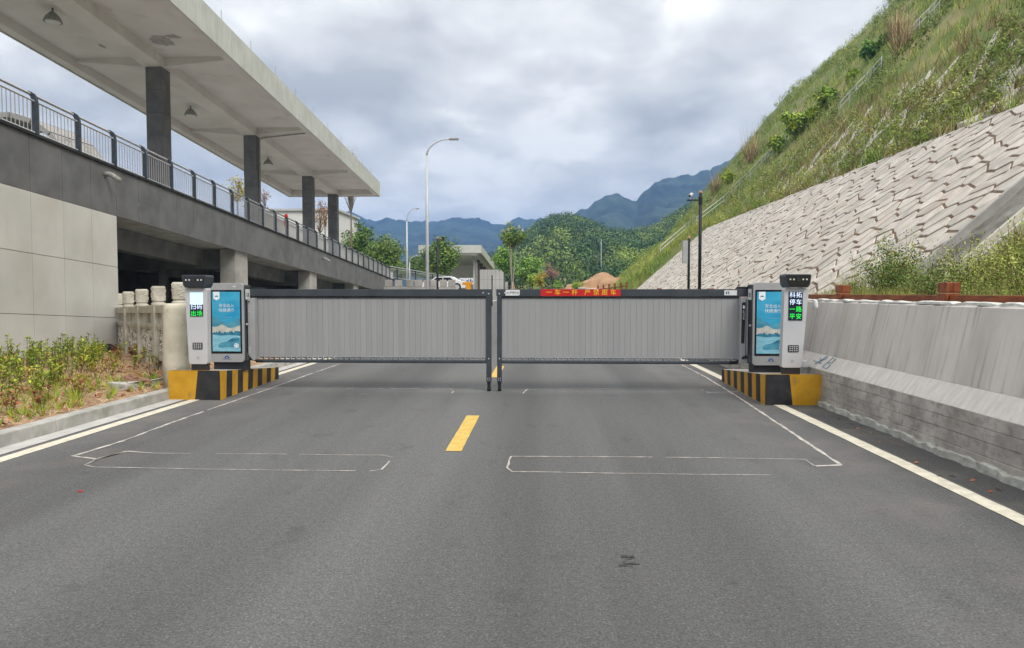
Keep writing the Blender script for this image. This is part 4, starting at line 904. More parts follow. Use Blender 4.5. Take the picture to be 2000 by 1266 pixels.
scr([(10.62, .25), (10.42, .95), (10.40, .75), (10.55, .5)]); scr([(10.50, .45), (10.62, .75), (10.50, .6)]); scr([(10.33, .2), (10.22, .9), (10.10, .85), (10.14, .6), (10.26, .55), (10.12, .4), (10.16, .15), (10.32, .2)]); scr([(10.75, .45), (10.45, .4)])
q.build('blue_scribble', M['bluep'], bw)
for k, (px, py) in enumerate([(1662, 829), (1676, 838), (1700, 846), (1758, 872), (1768, 899), (1835, 932), (1860, 932), (1900, 940), (1935, 962), (1950, 958), (1718, 865), (1790, 905), (1640, 820)]):
    p = gp(px, py); q = MB(); a = random.uniform(0, 3); l_ = .035; c_, s_ = math.cos(a), math.sin(a)
    q.add([(p.x - l_ * c_, p.y - l_ * s_, .006), (p.x + .014 * s_, p.y - .014 * c_, .008), (p.x + l_ * c_, p.y + l_ * s_, .012), (p.x - .014 * s_, p.y + .014 * c_, .018)], [(0, 1, 2, 3)])
    tag(q.build('fallen_leaf', M['redleaf']), 'dry brown leaf on the dark strip of tarmac at the foot of the wall', 'leaf', 'fallen leaves by the crash wall')
p = gp(157, 961); q = MB(); q.box(p.x - .014, p.x + .014, p.y - .010, p.y + .010, .003, .010); tag(q.build('litter_scrap', M['cloth']), 'tiny red and white scrap of litter on the tarmac at lower left', 'litter')

# ------------------------------------------------------------------ wooden fence behind the barrier
wf = thing('wooden_fence', (4.85, 8.75, 1.1), 'reddish brown timber post and rail fence behind the concrete wall', 'fence')
q = MB(); q.box(-.085, .085, -.085, .085, 0, .49); q2 = MB(); q2.box(-.09, .09, -.09, .09, .505, .625); 
fp = None
for k in range(-1, 8):
    Y = 8.75 + 3.0 * k; loc = (0, Y - 8.75, rise(Y))
    if fp is None:
        fp = q.build('post', M['woodp'], wf, local=True, bevel=.006); fp.location = loc; fc = q2.build('post_cap', M['woodp'], fp, local=True, bevel=.012); q3 = MB(); q3.box(-.078, .078, -.078, .078, .488, .508); fe = q3.build('cap_collar', M['woode'], fp, local=True)
    else:
        o = link('post', fp.data, wf, loc); link('post_cap', fc.data, o); link('cap_collar', fe.data, o)
    a = Y + .09; b = Y + 2.91; mb = MB(); mb.box(4.81, 4.89, a, b, 1.48, 1.572); mb.build('rail', M['wood'], wf, bevel=.006)
    mb = MB(); mb.box(4.81, 4.89, a, b, 1.20, 1.29); mb.build('rail', M['wood'], wf, bevel=.006)

# ------------------------------------------------------------------ hillside terrain
def foot(Y): return 8.5 + max(0, Y - 78) * .05
def hillz(x, Y, rough=True):
    d = x - foot(Y)
    if d < 0: z = 1.05 + .45 * max(0, (x - 4.5)) / (foot(Y) - 4.5) if x > 4.5 else 1.05
    elif d < 7: z = 1.5 + .88 * d
    elif d < 8: z = 7.66 + .2 * (d - 7)
    elif d < 30: z = 7.86 + 1.17 * (d - 8)
    else: z = 7.86 + 1.17 * 22 + .25 * (d - 30)
    if Y > 122: z = 1.2 + (z - 1.2) * max(0, 1 - ((Y - 122) / 22)) ** 1.0
    if rough and d > 0:
        inrev = (15.2 < Y < 68.3) and d < 7.3
        k = 0 if inrev else min(1, d / 3)
        if d > 8: k = min(1.0, .25 + (d - 8) / 10)
        z += k * (1.3 * mn.noise(Vector((x * .12, Y * .09, 3.1))) + .5 * mn.noise(Vector((x * .35, Y * .35, 7))) + .18 * mn.noise(Vector((x * 1.1, Y * 1.1, 2))))
        if d > 22: z += 1.2 * min(1, (d - 22) / 6) * mn.noise(Vector((Y * .07, 3, 9)))
    if (15.2 < Y < 68.3) and -0.6 < d < 7.2: z -= .10 if Y > 18.3 else .42
    return z
xs = [4.46, 5.2, 6, 7, 8] + list(np.arange(8.5, 30, .6)) + list(np.arange(30, 110, 1.6))
ys = list(np.arange(-8, 60, .8)) + list(np.arange(60, 190, 1.6))
grid_mesh('hillside', xs, ys, hillz, M['hill'])
def hit(px, py, y0=8, y1=200, dz=0.0):
    Y = y0
    while Y < y1:
        p = at(px, py, Y)
        if p.x > 4.5 and p.z < hillz(p.x, Y) + dz: return p
        Y += .25
    return None

# ------------------------------------------------------------------ stone revetment: irregular cells, joints recessed
SL = math.atan(.88); cs, sn = math.cos(SL), math.sin(SL); TL = 7.0 / cs
rv = thing('stone_revetment', (8.5, 18, 1.5), 'slope of irregular pale stones with muddy joints above the right side of the road', 'retaining wall')
def rp(yy, tt, h): return (8.5 + tt * cs - sn * h, yy, 1.5 + tt * sn + cs * h)
mb = MB(); mb.hexa([rp(18.0, -.4, -.3), rp(68, -.4, -.3), rp(68, TL, -.3), rp(18.0, TL, -.3), rp(18.0, -.4, .0), rp(68, -.4, .0), rp(68, TL, .0), rp(18.0, TL, .0)]); mb.build('mortar_bed', M['stonej'], rv)
rr = random.Random(11); cell = .68; seeds = []
LU, LV = .86, .57; ux, uy, vx, vy = -.93, .37, .37, .93         # long courses climb diagonally towards the camera
for j in range(-10, 110):
    for i in range(-110, 60):
        a_ = (i + (.5 if j % 2 else 0)) * LU + rr.uniform(-.27, .27); b_ = j * LV + rr.uniform(-.15, .15) + .16 * math.sin(i * .7 + j * .3)
        yy, tt = 16 + a_ * ux + b_ * vx, -2 + a_ * uy + b_ * vy
        if rr.random() > .05 and 17 < yy < 69 and -1.4 < tt < TL + 1: seeds.append((yy, tt))
def clip(poly, nx, ny, c):
    o = []
    for i in range(len(poly)):
        a = poly[i]; b = poly[(i + 1) % len(poly)]; da = nx * a[0] + ny * a[1] - c; db = nx * b[0] + ny * b[1] - c
        if da <= 0: o.append(a)
        if (da < 0) != (db < 0) and abs(da - db) > 1e-9: t = da / (da - db); o.append((a[0] + (b[0] - a[0]) * t, a[1] + (b[1] - a[1]) * t))
    return o
from collections import defaultdict
bk = defaultdict(list)
for s_ in seeds: bk[(int(s_[0] // 1), int(s_[1] // 1))].append(s_)
cells = []
for s_ in seeds:
    poly = [(18.02, -.4), (67.98, -.4), (67.98, TL), (18.02, TL)]
    if not (17.5 < s_[0] < 68.5): continue
    bi, bj = int(s_[0] // 1), int(s_[1] // 1); g0 = rr.uniform(.012, .020)
    for i in range(bi - 2, bi + 3):
        for j in range(bj - 2, bj + 3):
            for q_ in bk.get((i, j), ()):
                if q_ is s_: continue
                dx, dy = q_[0] - s_[0], q_[1] - s_[1]; dl = math.hypot(dx, dy)
                if dl > 2.4 or dl < 1e-6: continue
                nx, ny = dx / dl, dy / dl; g = g0 + .034 * abs(nx * vx + ny * vy); poly = clip(poly, nx, ny, nx * (s_[0] + dx / 2) + ny * (s_[1] + dy / 2) - g)
                if len(poly) < 3: break
            if len(poly) < 3: break
        if len(poly) < 3: break
    if len(poly) < 3: continue
    ar = abs(sum(poly[i][0] * poly[(i + 1) % len(poly)][1] - poly[(i + 1) % len(poly)][0] * poly[i][1] for i in range(len(poly)))) / 2
    if ar > .02: cells.append((poly, s_))
cells.sort(key=lambda c: c[1][0]); 
V_ = []; F4 = []; big = MB()
for n_, (poly, s_) in enumerate(cells):
    cx_ = sum(p[0] for p in poly) / len(poly); cy_ = sum(p[1] for p in poly) / len(poly); h = rr.uniform(.012, .030); k = len(poly); tl1, tl2 = rr.uniform(-.02, .02), rr.uniform(-.02, .02)
    mb = MB() if n_ < 290 else big
    top = []; low = []; mid_ = []
    for p in poly:
        low.append(rp(p[0], p[1], -.01)); d1 = (p[0] - cx_, p[1] - cy_); hh = h + d1[0] * tl1 + d1[1] * tl2; mid_.append(rp(p[0], p[1], hh - .012)); f = .95; top.append(rp(cx_ + d1[0] * f, cy_ + d1[1] * f, hh + .004))
    mb.add(low + mid_ + top, [tuple(range(2 * k, 3 * k))] + [(i, (i + 1) % k, (i + 1) % k + k, i + k) for i in range(k)] + [(i + k, (i + 1) % k + k, (i + 1) % k + 2 * k, i + 2 * k) for i in range(k)])
    if n_ < 290: mb.build('stone', M['stone'], rv)
tag(big.build('far_stones', M['stone'], rv), kind='stuff')
# bare sprayed strip and drain channel at the near end of the stones
sx_ = list(np.arange(16.35, 18.01, .165)); st_ = list(np.arange(-.4, TL + 6, .3))
V_ = []
for tt in st_:
    for yy in sx_: V_.append(rp(yy, tt, -.12 + .10 * mn.noise(Vector((yy * 2, tt * 2, 0))) + .05 * mn.noise(Vector((yy * 6, tt * 6, 4))) + (.0 if yy < 17.9 else .0)))
i = np.arange(len(sx_) - 1)[None, :] + np.arange(len(st_) - 1)[:, None] * len(sx_); F_ = np.stack([i, i + 1, i + 1 + len(sx_), i + len(sx_)], -1).reshape(-1, 4)
tag(link('bare_slope_strip', np_mesh('bare_slope_strip', V_, F_, M['shot'], smooth=True)), kind='structure')
mb = MB(); mb.hexa([rp(17.96, -.4, -.4), rp(18.06, -.4, -.4), rp(18.06, TL, -.4), rp(17.96, TL, -.4), rp(17.96, -.4, .08), rp(18.06, -.4, .08), rp(18.06, TL, .08), rp(17.96, TL, .08)]); mb.build('edge_coping', M['conc'], rv)
ch = thing('drain_channel', (8.5, 16.1, 1.5), 'concrete drain channel climbing the slope right of the bare strip', 'drain')
for (a, b, h0, h1, nm) in ((15.70, 15.80, -.35, .10, 'channel_wall'), (16.22, 16.33, -.35, .10, 'channel_wall'), (15.801, 16.219, -.35, -.16, 'channel_floor')):
    mb = MB(); mb.hexa([rp(a, -.4, h0), rp(b, -.4, h0), rp(b, TL + 4, h0), rp(a, TL + 4, h0), rp(a, -.4, h1), rp(b, -.4, h1), rp(b, TL + 4, h1), rp(a, TL + 4, h1)]); mb.build(nm, M['rib'], ch)

# ------------------------------------------------------------------ concrete lattice on the upper slope
def on(x, Y, h=.0): return Vector((x, Y, hillz(x, Y) + h))
def ribline(x0, y0, x1, y1, parent, w_=.17, h_=.32, bow=0.0):
    n = max(3, int(math.hypot(x1 - x0, y1 - y0) / .7)); mb = MB(); pr = None
    dx, dy = x1 - x0, y1 - y0; l_ = math.hypot(dx, dy); sx, sy = -dy / l_, dx / l_
    for i in range(n + 1):
        t = i / n; b = bow * math.sin(math.pi * t); x = x0 + dx * t + sx * b; y = y0 + dy * t + sy * b
        hq = h_ + .03 - (.27 if y > 30 and h_ > .3 else .06 if h_ > .3 else 0); a = on(x - sx * w_, y - sy * w_, hq); c = on(x + sx * w_, y + sy * w_, hq); cur = [a - Vector((0, 0, .4)), a, c, c - Vector((0, 0, .4))]
        if pr: mb.add([tuple(p) for p in pr + cur], [(0, 1, 5, 4), (1, 2, 6, 5), (2, 3, 7, 6)])
        pr = cur
    return mb.build('rib', M['rib'], parent)
la = thing('slope_lattice', (17, 20, 8), 'pale concrete rib lattice half buried in grass above the stone slope', 'lattice')
rr = random.Random(21)
for k in range(15):
    y0 = 14 + k * 3.0; ribline(16.3, y0, 21.3 + rr.uniform(-.5, 1.2), y0 + 6.5, la, bow=.6)
    if k % 1 == 0 and k > 1: ribline(16.3, y0, 21 + rr.uniform(-1, 1), y0 - 5.6, la, bow=-.5)
lb = thing('slope_lattice', (11, 72, 3), 'pale concrete ribs on the slope past the far end of the stones', 'lattice')
for k in range(9):
    y0 = 70 + k * 3.1; ribline(foot(y0) + .2, y0, foot(y0) + 6.2, y0 + 1.0, lb, .2, .12)
    if k % 2 == 0: ribline(foot(y0) + .2, y0, foot(y0 + 6) + 5.5, y0 + 6, lb, .16, .12)

# ------------------------------------------------------------------ stair handrails on the hillside
def handrail(pxs, label, n):
    pts = []
    for i in range(n + 1):
        t = i / n * (len(pxs) - 1); k = min(int(t), len(pxs) - 2); f = t - k; px = pxs[k][0] + (pxs[k + 1][0] - pxs[k][0]) * f; py = pxs[k][1] + (pxs[k + 1][1] - pxs[k][1]) * f
        p = hit(px, py + 9)
        if p: pts.append(p)
    if len(pts) < 2: return
    Ym = sum(p.y for p in pts) / len(pts); pts = [Vector((p.x, p.y * .3 + Ym * .7, 0)) for p in pts]; pts = [Vector((p.x, p.y, hillz(p.x, p.y))) for p in pts]
    t = thing('stair_handrail', pts[0], label, 'handrail', 'white handrails on the hillside')
    for h in (1.25, .85):
        mb = MB(); mb.tube([p + Vector((0, 0, h)) for p in pts], .032, 6); mb.build('rail', M['lamp'], t)
    for p in pts: mb = MB(); mb.tube([p, p + Vector((0, 0, 1.25))], .026, 6); mb.build('post', M['lamp'], t)
handrail([(1290, 497), (1380, 420), (1480, 335), (1530, 290), (1566, 265)], 'white handrail climbing from the far end of the stone slope', 11)
handrail([(1632, 230), (1690, 170), (1742, 120)], 'white handrail half way up the hillside', 6)
handrail([(1775, 82), (1812, 45), (1838, 22)], 'highest white handrail near the top of the hillside', 4)

# ------------------------------------------------------------------ hillside vegetation
def sample_hill(n, dlo, dhi, ylo, yhi, seed, pw=.6, excl=True):
    r = np.random.default_rng(seed); P = []
    while len(P) < n:
        Y = ylo + (yhi - ylo) * r.random() ** (1 / (1 - pw * .5) if pw else 1); d = dlo + (dhi - dlo) * r.random()
        if excl and 15.6 < Y < 68.3 and d < 7.1: continue
        if excl and 15.6 < Y < 18 and d < 12: continue
        x = foot(Y) + d
        if x < 5: continue
        P.append((x, Y, hillz(x, Y)))
    return np.array(P)
def tufts(P, per, spread, hgt, wid, lean, seed):
    r = np.random.default_rng(seed); Q = np.repeat(P, per, 0) + r.normal(0, spread, (len(P) * per, 3)) * [1, 1, .15]; return bladeset(Q, hgt, wid, lean, seed)
P = np.concatenate([sample_hill(9000, 7.0, 45, 6, 150, 1, .9), sample_hill(2500, 0, 8, 68, 150, 2)])
V, F = tufts(P, 11, .22, .85, .022, .55, 3); tag(link('hill_grass', np_mesh('hill_grass', V, F, M['grass'])), kind='stuff')
P = np.concatenate([sample_hill(1100, 7.0, 14, 10, 60, 4, .9), sample_hill(120, 10, 40, 40, 120, 5)])
V, F = tufts(P, 12, .2, .8, .02, .6, 6); tag(link('dry_hill_grass', np_mesh('dry_hill_grass', V, F, M['dry'])), kind='stuff')
def bushy(P, per, sx, sz, leaf, seed, asp=.45):
    r = np.random.default_rng(seed); S = r.uniform(.6, 1.35, len(P))
    Q = np.repeat(P, per, 0); SS = np.repeat(S, per)[:, None]; g = r.normal(0, 1, (len(Q), 3)); g /= np.linalg.norm(g, axis=1)[:, None]; rad = r.random((len(Q), 1)) ** .45
    Q = Q + g * rad * SS * [sx, sx, sz] + np.array([0, 0, sz * .75]) * SS; return leafset(Q, leaf, seed + 1, .6, asp, nrm=g * .7 + [0, 0, .35])
P = sample_hill(2600, 8.6, 44, 14, 150, 7, .8); keep = [i for i, p in enumerate(P) if (mn.noise(Vector((p[0] * .09, p[1] * .06, 1))) > -.15 or p[0] - foot(p[1]) > 24)]
V, F = bushy(P[keep], 75, .55, .6, .17, 8); tag(link('hill_scrub', np_mesh('hill_scrub', V, F, M['shrub'])), kind='stuff')
P = sample_hill(900, 36, 46, 30, 150, 12, .5); V, F = bushy(P, 150, .9, 1.3, .24, 13); tag(link('ridge_scrub', np_mesh('ridge_scrub', V, F, M['shrub'])), kind='stuff')
P = np.concatenate([sample_hill(500, 0, 8, 70, 150, 9), sample_hill(330, 7, 12, 16, 80, 10)]); V, F = bushy(P, 70, .5, .5, .15, 11); tag(link('verge_scrub', np_mesh('verge_scrub', V, F, M['grass'])), kind='stuff')

# ------------------------------------------------------------------ trees
def crown_arrays(r, clumps, per, crad, leaf, asp=.5, droop=.1):
    Q = []; NN = []
    for c in clumps:
        g = r.normal(0, 1, (per, 3)); g /= np.linalg.norm(g, axis=1)[:, None]; Q.append(np.array(c) + g * (r.random((per, 1)) ** .5) * crad * r.uniform(.7, 1.2) * [1, 1, .75]); NN.append(g * .8 + [0, 0, .3])
    return leafset(np.concatenate(Q), leaf, int(r.integers(1e6)), .6, asp, droop, nrm=np.concatenate(NN) * 1.0)
def make_tree(name, label, cat, loc, h, rx, rz, ch, m, seed, nclump=26, per=70, crad=.8, leaf=.28, trunkr=.12, bark='bark', group=None, stems=1, flowers=None, stakes=False, hollow=.35, asp=.5):
    t = thing(name, loc, label, cat, group); r = np.random.default_rng(seed); rr_ = random.Random(seed); L0 = Vector(loc)
    cz = h - rz; cl = []
    for i in range(nclump):
        g = r.normal(0, 1, 3); g /= np.linalg.norm(g); k = r.uniform(hollow, 1.0) * (1 - .0); g = g * k
        zz = cz + g[2] * (rz - crad * .5); f = 1.0
        cl.append((g[0] * (rx - crad * .5), g[1] * (rx - crad * .5), zz))
    mb = MB()
    base = []
    for s_ in range(stems):
        a = 6.28 * s_ / stems + rr_.random(); sp = .0 if stems == 1 else .35 * h * .12
        top = (math.cos(a) * sp, math.sin(a) * sp, ch); base.append(top)
        mb.tube([(0, 0, -.1), (top[0] * .3 + rr_.uniform(-.03, .03), top[1] * .3, ch * .45), top], [trunkr * (1 if stems == 1 else .6), trunkr * .8 * (1 if stems == 1 else .6), trunkr * .6 * (1 if stems == 1 else .8)], 7)
    for i, c in enumerate(cl):
        b = base[i % len(base)]; mid_ = [(b[k] * .5 + c[k] * .5) + rr_.uniform(-.12, .12) * rx * .5 for k in range(3)]; mb.tube([b, mid_, c], [trunkr * .38, trunkr * .2, trunkr * .06], 4, False)
    mb.build('trunk', M[bark], t, local=True)
    if m:
        V, F = crown_arrays(r, cl, per, crad, leaf, asp); link('crown', np_mesh('crown', V, F, M[m]), t)
    if flowers:
        fm, cnt_, sz = flowers; top_ = sorted(cl, key=lambda c: -c[2])[:cnt_]
        V, F = crown_arrays(r, [(c[0] * 1.15, c[1] * 1.15, c[2] + crad * .7) for c in top_], 40, crad * .4, sz); link('blossom', np_mesh('blossom', V, F, M[fm]), t)
    if stakes:
        for a in (0.4, 2.5, 4.6):
            q = MB(); rad = .5 * (h / 7); hh = ch * .42 if h < 9 else ch * .35; q.tube([(math.cos(a) * rad, math.sin(a) * rad, 0), (math.cos(a) * .03, math.sin(a) * .03, hh)], .045, 6); q.build('support_stake', M['stake'], t, local=True)
    return t
def tb(px, Y, z=None): return (( px - 1057) / 1400 * Y * 1.0, Y, rise(Y) if z is None else z)
def ht(py, Y, z0): return CAMZ + (572 - py) / 1400 * Y - z0
def TR(label, px, pt, Y, z0, rpx, rzpx, m, seed, **k):
    h = ht(pt - .12 * rzpx, Y, z0); rx = rpx / 1400 * Y; rz = rzpx / 1400 * Y; name = k.pop('name', 'broadleaf_tree')
    return make_tree(name, label, 'tree', tb(px, Y, z0), h, rx, rz, max(.5, h - 2 * rz + .2 * rz), m, seed, **k)
TR('dense rounded green tree behind the deck railing, next to the last column', 702, 437, 78, 1.0, 46, 48, 'tree', 1, nclump=60, per=120, crad=1.0, leaf=.26)
TR('dense green tree right of the rounded one behind the railing end', 750, 459, 74, 1.0, 42, 44, 'tree', 2, nclump=60, per=110, crad=1.0, leaf=.25)
TR('open crowned tree with bare inner branches behind the black camera pole', 862, 463, 70, .8, 42, 46, 'tree', 3, nclump=60, per=90, crad=1.0, leaf=.26, hollow=.6)
TR('flowering sapling with pale yellow sprays tied to three stakes', 1001, 436, 62, .5, 27, 30, 'tree', 4, nclump=26, per=90, crad=.55, leaf=.20, trunkr=.09, bark='barkl', stems=3, flowers=('pale', 7, .12), stakes=True, name='flowering_tree')
TR('fresh green drooping tree left of the staked sapling', 985, 482, 74, .7, 28, 30, 'treeb', 5, nclump=34, per=80, crad=.7, leaf=.26)
TR('tall fresh green tree right behind the staked sapling', 1035, 498, 86, .8, 30, 34, 'treeb', 6, nclump=36, per=90, crad=.8, leaf=.28)
TR('small yellow leaved tree right of the sapling', 1057, 530, 76, .7, 17, 17, 'gold', 7, nclump=16, per=60, crad=.42, leaf=.18)
TR('small bright green tree left of the yellow one', 1040, 528, 79, .7, 14, 18, 'bright', 17, nclump=16, per=60, crad=.42, leaf=.18)
TR('low dark green bush before the mud bank', 1090, 546, 80, .7, 13, 11, 'treeb', 8, nclump=14, per=60, crad=.4, leaf=.16, name='roadside_bush')
TR('low light green bush at the left edge of the mud bank', 1126, 548, 84, .7, 20, 10, 'bright', 9, nclump=16, per=60, crad=.4, leaf=.16, name='roadside_bush')
TR('brownish bush behind the yellow leaved tree', 1076, 512, 110, .8, 22, 20, 'pink', 10, nclump=24, per=50, crad=.7, leaf=.2)
TR('tall nearly bare tree propped by stakes at the canopy end', 684, 262, 62, 2.2, 34, 92, 'pink', 11, nclump=44, per=9, crad=.9, leaf=.14, trunkr=.10, stakes=True, hollow=.15, name='bare_tree')
TR('thin tree with rust coloured leaves between the last two columns', 622, 385, 66, 2.4, 22, 42, 'rust', 12, nclump=30, per=14, crad=.6, leaf=.17, trunkr=.08, name='bare_tree')
TR('thin tree with rust coloured leaves just left of the last column', 632, 392, 70, 2.4, 18, 30, 'rust', 13, nclump=24, per=12, crad=.6, leaf=.17, trunkr=.08, name='bare_tree')
TR('tree with golden leaves left of the second column', 458, 340, 58, 3.0, 24, 32, 'gold', 14, nclump=26, per=26, crad=.6, leaf=.18, trunkr=.08, name='bare_tree')
TR('sparse rust leaved tree right of the second column', 512, 362, 60, 3.0, 14, 28, 'rust', 15, nclump=18, per=10, crad=.5, leaf=.16, trunkr=.06, name='bare_tree')
TR('dark green tree in the distance between the two far street lamps', 812, 494, 135, 1.0, 24, 28, 'tree', 31, nclump=34, per=70, crad=1.5, leaf=.42)
TR('distant green tree behind the lowest street lamp', 836, 505, 140, 1.0, 22, 26, 'tree', 32, nclump=30, per=70, crad=1.5, leaf=.42)
TR('distant green tree left of the second street lamp', 780, 508, 128, 1.0, 20, 24, 'tree', 33, nclump=30, per=70, crad=1.4, leaf=.40)
TR('green tree crown squeezed between the deck railing end and the far lamps', 725, 470, 90, 1.0, 34, 40, 'tree', 34, nclump=46, per=80, crad=1.1, leaf=.30)
# bright broad-leaved shrubs on the hillside
BR = [(1552, 240, 30, 'bright', 'largest yellow green leafy tree on the hillside, above the lower handrail'), (1612, 190, 23, 'bright', 'yellow green leafy tree right of the largest one on the hillside'), (1522, 278, 21, 'bright', 'yellow green shrub at the lower left of the largest bright tree on the hillside'),
      (1700, 95, 19, 'treeb', 'rounded vivid green shrub high on the hillside beside the dry plume grass'), (1665, 145, 12, 'bright', 'small yellow green shrub left of the middle handrail'), (1455, 258, 16, 'treeb', 'green shrub breaking the skyline half way down the hill'),
      (1405, 325, 17, 'treeb', 'green shrub on the skyline at the low end of the hill'), (1425, 345, 15, 'bright', 'yellow green shrub just below the low end of the skyline'), (1588, 225, 15, 'bright', 'yellow green shrub between the two large bright trees'), (1730, 75, 12, 'treeb', 'small vivid green shrub right of the rounded one high on the hill')]
for i, (px, py, rpx, mm, lab) in enumerate(BR):
    p = hit(px, py + rpx * 1.1)
    if p is None: continue
    rx = rpx / 1400 * p.y; h = rx * 2.1
    make_tree('hillside_shrub', lab, 'shrub', (p.x, p.y, p.z - .2), h, rx, rx * .95, .6, mm, 60 + i, nclump=22, per=60, crad=rx * .36, leaf=.34, trunkr=.07, asp=.55, group='bright leafy shrubs on the hillside')
# plume grass
def plume(px, py, s_, label):
    p = hit(px, py)
    if p is None: return
    t = thing('plume_grass', (p.x, p.y, p.z - .2), label, 'grass clump'); r = np.random.default_rng(int(px)); P = r.normal(0, .2 * s_, (260, 3)) * [1, 1, 0]
    V, F = bladeset(P, 1.9 * s_, .03, .75, int(px)); link('blades', np_mesh('blades', V, F, M['dry']), t); V, F = bladeset(P[:60], 2.7 * s_, .035, .3, int(px) + 1); link('plumes', np_mesh('plumes', V, F, M['straw']), t)
plume(1765, 100, 1.3, 'straw coloured plume grass beside the top handrail'); plume(1750, 70, 1.0, 'tall plume grass with upright heads left of the top handrail'); plume(1560, 100, 1.0, 'plume grass on the skyline left of the bright shrubs'); plume(1470, 315, 1.6, 'orange tinged plume grass above the lower handrail'); plume(1400, 378, 1.3, 'orange tinged plume grass at the low end of the hill')

# wild bushes behind the wooden fence
def wild(seed, h, rx, m, dens):
    r = np.random.default_rng(seed); t = thing('wild_bush', (0, 0, 0), 'x', 'bush', 'wild bushes behind the timber fence'); mb = MB(); Q = []
    for s_ in range(dens):
        a = r.uniform(0, 6.28); b = r.uniform(.2, 1.0) * rx; hh = h * r.uniform(.6, 1.0); pts = [(0, 0, -.1)]
        for k in range(1, 5): pts.append((math.cos(a) * b * (k / 4) ** 1.4 + r.normal(0, .03), math.sin(a) * b * (k / 4) ** 1.4 + r.normal(0, .03), hh * k / 4))
        mb.tube(pts, [.010, .008, .006, .004, .002], 3, False)
        for k in range(70):
            u = r.uniform(.15, 1.0) * 4; i_ = min(3, int(u)); f = u - i_; A = np.array(pts[i_]); B = np.array(pts[i_ + 1]); Q.append(A + (B - A) * f + r.normal(0, .085, 3) * [1, 1, .7])
    V, F = leafset(np.array(Q), .065, seed, .6, .38); mb.build('stems', M['stem'], t, local=True); link('foliage', np_mesh('foliage', V, F, M[m]), t); return t
WP = [(wild(1, 1.5, .7, 'tree', 15), 'feathery green wild bush behind the timber fence'), (wild(2, 1.15, .6, 'shrub', 14), 'dark green wild bush behind the timber fence'), (wild(3, 1.7, .7, 'grass', 16), 'tall olive wild bush behind the timber fence'), (wild(4, 1.2, .6, 'dry', 13), 'brown dried wild bush behind the timber fence')]
usedw = set(); rr = random.Random(77)
def putw(k, x, y, s=1.0):
    o = WP[k][0] if k not in usedw else copy_tree(WP[k][0]); usedw.add(k); o.location = (x, y, hillz(x, y) - .05); o.rotation_euler = (0, 0, rr.uniform(0, 6.28)); o.scale = (s, s, s * rr.uniform(.85, 1.1)); q__ = 1057 + 1400 * x / y; o['label'] = WP[k][1] + (' near its farther post' if q__ < 1760 else ' above its nearer post' if q__ < 1890 else ' towards the right edge of the photo')
for i in range(80):
    y = rr.uniform(7.0, 19.0); x = rr.uniform(5.4, 8.8)
    px = 1057 + 1400 * x / y
    if px > 2120 or px < 1600: continue
    k = rr.choice([0, 1, 0, 1, 2]) if px < 1840 else rr.choice([2, 3, 2, 1, 2])
    if y > 17.5 and px < 1700 and rr.random() < .5: continue
    putw(k, x, y, rr.uniform(.6, .95) * (1.05 if 1700 < px < 1880 and y > 11 else .92 if px > 1700 else .65))
for i in range(16):                                      # thinner growth up the near slope
    y = rr.uniform(9.0, 14.6); x = rr.uniform(8.6, 10.6); putw(rr.choice([2, 3, 2, 2, 1]), x, y, rr.uniform(.35, .55))
P = sample_hill(1800, -3.4, 7, 6, 15.6, 31, 0, False); V, F = tufts(P, 14, .12, .5, .010, .5, 32); tag(link('verge_grass', np_mesh('verge_grass', V, F, M['grass'])), kind='stuff')
P = sample_hill(900, -3.4, 7, 6, 15.6, 33, 0, False); V, F = tufts(P, 14, .12, .5, .009, .6, 34); tag(link('dry_verge_grass', np_mesh('dry_verge_grass', V, F, M['dry'])), kind='stuff')

# ------------------------------------------------------------------ street lamps and camera poles
def street_lamp(px, ytop, Y, base_z, arm_px, arm_py, rad, label):
    x, _, _ = tb(px, Y); t = thing('street_lamp', (x, Y, base_z), label, 'street lamp', 'street lamps along the road'); z1 = CAMZ + (572 - ytop) / 1400 * Y
    zt_ = CAMZ + (572 - arm_py) / 1400 * Y; xa = (arm_px - 1057) / 1400 * Y
    mb = MB(); mb.tube([(x, Y, base_z), (x, Y, base_z + (z1 - base_z) * .5), (x, Y, z1)], [rad * 1.35, rad * 1.05, rad * .75], 12); mb.build('pole', M['lamp'], t, smooth=True)
    pts = []
    for k in range(9):
        a = k / 8; u = math.sin(a * math.pi / 2) if a < 1 else 1; pts.append((x + (xa - x) * (1 - math.cos(a * math.pi / 2)) * .9, Y, z1 + (zt_ - z1) * math.sin(a * math.pi / 2)))
    mb = MB(); mb.tube(pts, [rad * .7 - rad * .3 * k / 8 for k in range(9)], 8); mb.build('arm', M['lamp'], t, smooth=True)
    e_ = Vector(pts[-1]); mb = MB(); l_ = (xa - x) * .35; mb.box(min(e_.x - .05, e_.x + l_), max(e_.x - .05, e_.x + l_), Y - .14, Y + .14, e_.z - .06, e_.z + .05); mb.build('lamp_head', M['pvc'], t, bevel=.02)
street_lamp(834, 305, 48, .3, 884, 274, .10, 'tall grey street lamp standing alone against the clouds')
street_lamp(794, 432, 92, .8, 814, 408, .12, 'second, more distant street lamp left of the tall one')
street_lamp(799, 512, 118, .8, 818, 499, .10, 'lowest street lamp, its curved arm just right of the second lamp')
